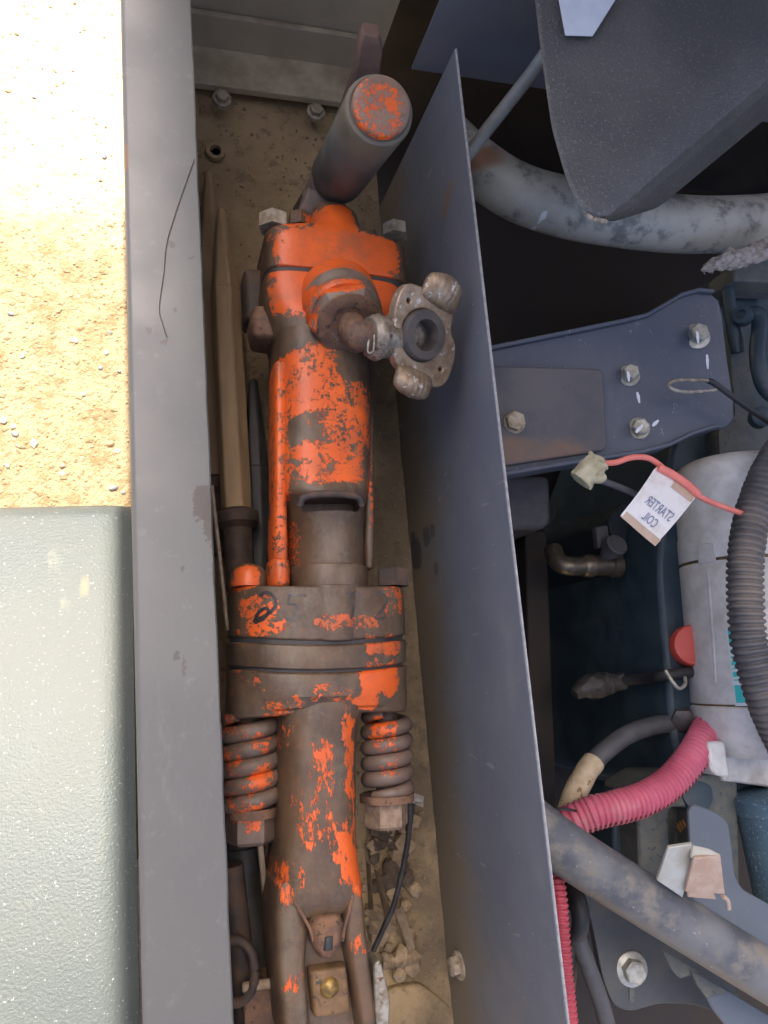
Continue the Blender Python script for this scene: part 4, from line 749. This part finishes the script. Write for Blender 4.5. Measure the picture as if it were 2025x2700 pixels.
obj('nose_tab', prism(rounded(PX([(1868, 1955), (1912, 1955), (1926, 2052), (1890, 2045), (1875, 2030)], -.135), .005), V((0, 0, -.03))), M['alu'], sm, bevel=.003)
u_, v_, _ = frame(sdv)
def on_case(py, ang, r): return sa + sdv * at_py(py) + (V((-1, 0, 0)) * math.cos(ang) + V((0, 0, 1)) * math.sin(ang)) * r
def ang(px, py):
    lo, hi = -30., 120.
    for _ in range(40):
        mid = (lo + hi) / 2
        if Q(on_case(py, R_(mid), K))[0] < px: lo = mid
        else: hi = mid
    return lo
obj('case_groove', tube([on_case(1512 + 35 * i, R_(ang(1866 + i * 2.6, 1512 + 35 * i)), K - .0036) for i in range(9)], .0044, 10), M['alu'], sm)
a0, a1 = ang(1838, 1465), ang(1884, 1465)
obj('cap_lug', prism([on_case(1440, R_(a0), K - .0008), on_case(1440, R_(a1), K - .0008), on_case(1490, R_(a1), K - .0008), on_case(1490, R_(a0), K - .0008)], V((-.002, 0, .003))), M['alu'], sm, bevel=.001)
def case_patch(py0, py1, x0, x1, mat, nm, r, sl=24, n=6):
    v = []
    for py in (py0, py1):
        o_ = (py - 1665) / 183 * sl; b0_, b1_ = ang(x0 + o_, py), ang(x1 + o_, py)
        v += [on_case(py, R_(b0_ + (b1_ - b0_) * i / n), r) for i in range(n + 1)]
    return obj(nm, (v, [(i, i + 1, n + 2 + i, n + 1 + i) for i in range(n)]), mat, sm)
case_patch(1660, 1850, 1915, 1985, M['label_white'], 'rating_label', K + .0005)
for a_, b_ in ((1664, 1702), (1714, 1722), (1730, 1735), (1742, 1752), (1758, 1761), (1768, 1780), (1786, 1789), (1800, 1842)): case_patch(a_, b_, 1919, 1980, M['teal_label'], 'label_print', K + .0009)
tag(obj('round_plug', (lambda c: lathe(c, nrm((-.35, .05, .9)), [(-.02, .0245), (.004, .0245), (.007, .0225), (.0085, .012), (.0085, 0)], 32))(P(1826, 1702, -.172)), M['red_cap']), 'salmon red round cap peeking out beside the starter motor', 'cap')
# black corrugated conduit and the dusty tan body behind it
cz_ = -.055
tag(obj('corrugated_conduit', corrugated([P(2130, 1110, cz_ - .01), P(2045, 1210, cz_), P(1992, 1330, cz_ + .004), P(1968, 1450, cz_ + .006), P(1965, 1570, cz_ + .006), P(1976, 1700, cz_ + .004), P(2015, 1840, cz_), P(2072, 1970, cz_ - .01), P(2150, 2080, cz_ - .02)], .0188, .0073, .0026), M['conduit']), 'black corrugated conduit, dusty, curving over the starter motor', 'conduit')
ta = thing('relay_body', P(2100, 1400, -.09), 'tan dust-covered round housing at the right picture edge', 'housing')
obj('body', lathe(P(2095, 1330, -.09), nrm((.08, -1, 0)), [(0, .02), (.006, .034), (.02, .036), (.12, .036)], 32), M['tan'], ta)
# red wire, boot and tag
rw = thing('red_wire_lead', P(1700, 1230, -.02), 'salmon red wire from a yellowed boot to the black conduit', 'wire')
wz = -.025
obj('wire', tube([P(1560, 1224, wz), P(1590, 1222, wz), P(1625, 1219, wz), P(1662, 1207, wz + .003), P(1700, 1206, wz + .004), P(1728, 1218, wz + .003), P(1770, 1252, wz), P(1830, 1300, wz - .004), P(1880, 1326, wz - .01), P(1945, 1350, wz - .02), P(1990, 1365, wz - .03)], .0030, 14), M['red_wire'], rw)
b0, b1 = P(1576, 1215, wz), P(1530, 1268, wz - .008); bd = (b1 - b0)
obj('boot', tube([b0, b0.lerp(b1, .15), b0.lerp(b1, .5), b0.lerp(b1, .85), b1, b1 + bd * .05], .01, 20, 6, rf=lambda L, u: .0105 + .0022 * math.sin(u * 3) - (.008 * max(0, u - .82) / .18), jit=.3), M['boot'], rw)
ba, bb, _ = frame(bd)
obj('boot_lip', tube([b0 + (ba * math.cos(a * math.pi / 6) + bb * math.sin(a * math.pi / 6)) * (.0098 + .0012 * math.sin(a * 2.3)) + bd * .04 * math.sin(a * 1.7) for a in range(13)], .0022, 8, 4, jit=.4), M['boot'], rw)
obj('boot_spout', tube([b0.lerp(b1, .1), P(1560, 1255, wz + .002), P(1580, 1262, wz), P(1590, 1255, wz)], .005, 12), M['boot'], rw)
obj('grey_lead', tube([P(1562, 1260, wz - .004), P(1610, 1276, wz - .008), P(1660, 1296, wz - .012), P(1720, 1325, wz - .02)], .0034, 10), M['cable'], rw)
tg = thing('wire_tag', P(1740, 1340, wz), 'folded white paper tag wrapped on the red wire, printed STARTER COIL', 'tag')
TA, TB, TCn, TD = P(1730, 1232, wz + .004), P(1838, 1306, wz + .001), P(1726, 1438, wz + .006), P(1632, 1362, wz + .006)
def tagpt(u, v, off=0):
    p = TA.lerp(TB, u).lerp(TD.lerp(TCn, u), v); return p + V((0, 0, off + .004 * math.sin(v * 2.6) + .0012 * math.sin(u * 3 + v * 2)))
N_ = 12
vv = [tagpt(i / N_, j / N_, o_) for o_ in (0, -.0006) for j in range(N_ + 1) for i in range(N_ + 1)]; n1 = (N_ + 1) ** 2
ff = [(j * 13 + i, j * 13 + i + 1, (j + 1) * 13 + i + 1, (j + 1) * 13 + i) for j in range(N_) for i in range(N_)]; ff += [tuple(n1 + k for k in reversed(q)) for q in ff]
rim = [(i, 0) for i in range(N_)] + [(N_, j) for j in range(N_)] + [(i, N_) for i in range(N_, 0, -1)] + [(0, j) for j in range(N_, 0, -1)]
ri = [j * 13 + i for i, j in rim]; ff += [(ri[k], n1 + ri[k], n1 + ri[(k + 1) % len(ri)], ri[(k + 1) % len(ri)]) for k in range(len(ri))]
obj('paper', (vv, ff), M['paper'], tg)
def patch(u0, u1, v0, v1, off, mat, nm):
    v = [tagpt(u0 + (u1 - u0) * i / 6, v0 + (v1 - v0) * j / 4, off) for j in range(5) for i in range(7)]
    return obj(nm, (v, [(j * 7 + i, j * 7 + i + 1, (j + 1) * 7 + i + 1, (j + 1) * 7 + i) for j in range(4) for i in range(6)]), mat, tg)
patch(-.01, 1.01, .9, 1.015, .0008, M['paper_edge'], 'folded_hem'); patch(.45, .98, .02, .16, .0006, M['paper_edge'], 'adhesive_strip'); patch(-.02, .03, .05, 1, .001, M['paper'], 'folded_hem')
obj('wrap', tube([tagpt(.02, -.0, .002), tagpt(.3, -.02, .003), tagpt(.65, -.02, .003), tagpt(.98, .0, .002)], .0042, 12), M['red_wire'], tg)
def text_on_tag(s, u, v, wu, hv):
    cu_ = bpy.data.curves.new('txt', 'FONT'); cu_.body = s; cu_.size = 1; cu_.offset = .012; o = bpy.data.objects.new('txt', cu_); C.objects.link(o); bpy.context.view_layer.update()
    me = bpy.data.meshes.new_from_object(o.evaluated_get(bpy.context.evaluated_depsgraph_get())); bpy.data.objects.remove(o)
    xs = [q.co.x for q in me.vertices]; ys_ = [q.co.y for q in me.vertices]; x0, x1, y0_, y1 = min(xs), max(xs), min(ys_), max(ys_)
    # the print shows through from the back of the paper, so it runs right to left
    vs_ = [tagpt(u + wu * (1 - (q.co.x - x0) / (x1 - x0)), v + hv * (1 - (q.co.y - y0_) / (y1 - y0_)), .0005) for q in me.vertices]
    obj('print', (vs_, [tuple(p.vertices) for p in me.polygons]), M['ink'], tg)
text_on_tag('STARTER', .20, .47, .68, .16); text_on_tag('COIL', .36, .70, .36, .14)
# battery cable with tape, pink hose, lower red hose
ca = thing('battery_cable', P(1600, 1960, -.2), 'thick grey cable with beige tape curving down to the partition', 'cable')
obj('jacket', tube([P(1830, 1905, -.20), P(1780, 1908, -.20), P(1720, 1914, -.20), P(1650, 1940, -.195), P(1590, 1985, -.19), P(1560, 2018, -.19)], .0108, 18), M['cable'], ca)
obj('tape_wrap', tube([P(1566, 2008, -.19), P(1540, 2045, -.185), P(1515, 2095, -.18), P(1495, 2150, -.18), P(1478, 2200, -.18)], .0128, 18, jit=.06), M['tape'], ca)
obj('lug_nut', lathe(P(1800, 1895, -.19), nrm((-.5, -.3, .8)), [(0, .015), (.008, .015), (.010, .012), (.010, 0)], 6), M['bolt_dark'], ca)
ph = thing('pink_hose', P(1650, 2100, -.14), 'pink split corrugated hose sweeping from starter motor to partition', 'hose')
pp_ = [P(1905, 1830, -.19), P(1862, 1930, -.165), P(1822, 2000, -.15), P(1765, 2065, -.145), P(1695, 2108, -.14), P(1620, 2130, -.14), P(1555, 2146, -.145), P(1490, 2180, -.16), P(1455, 2260, -.2)]
obj('sleeve', corrugated(pp_, .0178, .0056, .0020), M['pink'], ph)
sl_ = resample(pp_, .0056)
for q, q2 in zip(sl_[8:-12], sl_[9:-11]):
    d = (q2 - q).normalized(); s = d.cross(V((0, 0, 1))).normalized(); n_ = (s * .78 + V((-.2, 0, .62))).normalized()
    if n_.y > 0: n_ = (s * -.78 + V((-.2, 0, .62))).normalized()
    n_ = (n_ - d * n_.dot(d)).normalized(); c = q + n_ * .0166
    obj('slit', box(c, .0022, .0030, .0022, d, d.cross(n_), n_), M['pink_dark'], ph)
tag(obj('red_hose', corrugated([P(1436, 2200, -.13), P(1470, 2330, -.10), P(1481, 2450, -.09), P(1493, 2600, -.085), P(1514, 2800, -.085)], .0078, .005, .0014, 16), M['red_hose']), 'narrow red corrugated hose running down along the partition', 'hose')
tag(obj('cable_tie', tube([P(1448, 2142, -.15), P(1470, 2134, -.14), P(1500, 2134, -.138), P(1526, 2140, -.14)], .0013, 8), M['black']), 'thin black cable tie across the taped cable end', 'cable tie')
# lower cables
tag(obj('black_cable', tube([P(1500, 2330, -.2), P(1525, 2380, -.18), P(1530, 2440, -.18), P(1505, 2500, -.2), P(1495, 2600, -.22)], .0095, 14), M['black']), 'black cable loop below the slanting tube beside the partition', 'cable')
tag(obj('grey_cable', tube([P(1490, 2340, -.21), P(1510, 2430, -.19), P(1548, 2540, -.19), P(1590, 2660, -.2), P(1620, 2800, -.21)], .0092, 16), M['cable']), 'grey-brown cable running down towards the bottom of the bay', 'cable')
# lower bracket with bolt
lw = thing('lower_bracket', P(1660, 2550, -.2), 'dark steel foot bracket with one bolt under the slanting tube', 'bracket')
M['dkplate'] = plain('dark_plate', (.06, .065, .07), (.085, .085, .082), 20, (.5, .7), 0, 300, .2, dust=(.14, .12, .09), dust_t=(.5, .8))
obj('plate', prism(rounded(PX([(1520, 2300), (1860, 2420), (1980, 2700), (1830, 2648), (1740, 2645), (1662, 2668), (1618, 2652), (1592, 2590), (1560, 2430)], -.2), .012), V((0, 0, -.01))), M['dkplate'], lw, bevel=.003)
flange_bolt(1664, 2554, -.2, .0125, M['bolt'], lw, V((-.15, 0, 1)), 1.45, .011); mark_ = prism(PX([(1658, 2600), (1672, 2600), (1671, 2642), (1660, 2642)], -.1996), V((0, 0, .0006))); obj('scratch', mark_, M['teal_dusty'], lw)
# engine foot with slot, and blue speckled canister
ef = thing('engine_mount_foot', P(1750, 2200, -.2), 'dusty grey-green engine foot with a slotted hole', 'engine foot')
fo_ = obj('foot', prism(rounded(PX([(1680, 2080), (1740, 2040), (1945, 2040), (1955, 2420), (1690, 2420)], -.165), .006), V((0, 0, -.07))), M['teal_dusty'], ef)
cut(fo_, prism([p + V((0, 0, .02)) for p in rounded(PX([(1763, 2128), (1822, 2128), (1830, 2240), (1766, 2240)], -.165), .010, 6)], V((0, 0, -.05))))
bv = fo_.modifiers.new('bevel', 'BEVEL'); bv.width = .003; bv.segments = 2; bv.limit_method = 'ANGLE'
obj('slot_stud', lathe(P(1798, 2185, -.192), nrm((.1, .5, .8)), [(0, .007), (.003, .0088), (.006, .007), (.009, .0088), (.012, .007), (.015, .0085), (.018, .006), (.018, 0)], 20), M['spring_rust'], ef)
obj('shadow_side', prism(PX([(1615, 2085), (1682, 2075), (1690, 2330), (1620, 2330)], -.20), V((0, 0, -.08))), M['teal'], ef, bevel=.004)
obj('boss', lathe(P(1830, 2090, -.17), nrm((0, .2, 1)), [(0, .022), (.006, .02), (.008, .01), (.008, 0)], 24), M['teal'], ef)
tag(obj('blue_canister', lathe(P(2045, 2085, -.15), nrm((.06, -1, 0)), [(0, .043), (.004, .049), (.02, .049), (.022, .047), (.2, .047)], 40), M['blue_speck']), 'blue speckled canister standing right of the slate plate', 'canister')
tag(obj('slate_plate', prism(rounded(PX([(1816, 2138), (1828, 2120), (1855, 2128), (1900, 2148), (1922, 2170), (1930, 2230), (1938, 2310), (1958, 2345), (2200, 2480), (2200, 2620), (1830, 2400)], -.115), .008), V((0, 0, -.005))), M['slate_plate'], bevel=.0015), 'slate blue plate with a rounded upright tab behind the tube clip', 'plate')
# slanting tube with its clip
tb = thing('slanting_tube', P(1740, 2400, -.075), 'scuffed slate steel tube slanting across the lower bay', 'tube')
tube_p = [P(1380, 2155, -.085), P(1500, 2245, -.08), P(1650, 2342, -.075), P(1850, 2465, -.07), P(2050, 2588, -.065), P(2250, 2710, -.06)]
obj('tube', tube(tube_p, .0245, 40), M['tubepaint'], tb)
ck = thing('tube_clip', P(1830, 2320, -.04), 'bent bright zinc clip standing on the slanting tube', 'clip')
c1 = prism(PX([(1762, 2236, -.022), (1826, 2226, -.020), (1818, 2300, -.030), (1800, 2368, -.048), (1732, 2322, -.040)]), V((.001, .002, -.003)))
obj('clip_leaf', c1, M['zinc'], ck, bevel=.0008)
obj('clip_leaf', prism(PX([(1830, 2264, -.014), (1900, 2256, -.014), (1912, 2358, -.036), (1806, 2352, -.036)]), V((.001, .002, -.003))), M['zinc_pink'], ck, bevel=.0008)
obj('clip_bridge', prism(PX([(1828, 2228, -.020), (1870, 2238, -.018), (1902, 2254, -.015), (1880, 2262, -.014), (1832, 2264, -.015), (1822, 2262, -.018)]), V((0, 0, -.0025))), M['zinc'], ck, bevel=.0006)
obj('clip_toe', prism(PX([(1812, 2340, -.034), (1880, 2346, -.034), (1890, 2372, -.04), (1815, 2366, -.04)]), V((0, 0, -.003))), M['zinc_pink'], ck, bevel=.001)
obj('clip_pin', tube([P(1905, 2362, -.036), P(1918, 2374, -.038), P(1922, 2396, -.042)], .0022, 8), M['zinc_pink'], ck)
uc = thing('tab_plate', P(1830, 2580, -.12), 'pale green zinc tabs hanging below the slanting tube', 'tab')
obj('tab', prism(PX([(1745, 2505), (1840, 2560), (1822, 2570), (1794, 2580), (1772, 2558)], -.115), V((0, 0, -.003))), M['teal_dusty'], uc); obj('tab', prism(PX([(1822, 2560), (1920, 2615), (1862, 2630), (1840, 2600)], -.112), V((0, 0, -.003))), M['teal_dusty'], uc)
tag(obj('corner_plate', prism(rounded(PX([(1862, 2628), (1920, 2612), (2200, 2780), (2200, 2900), (1960, 2760), (1885, 2668)], -.125), .005), V((0, 0, -.005))), M['slate_plate'], bevel=.002), 'slate grey plate in the lower right corner below the tube', 'plate')
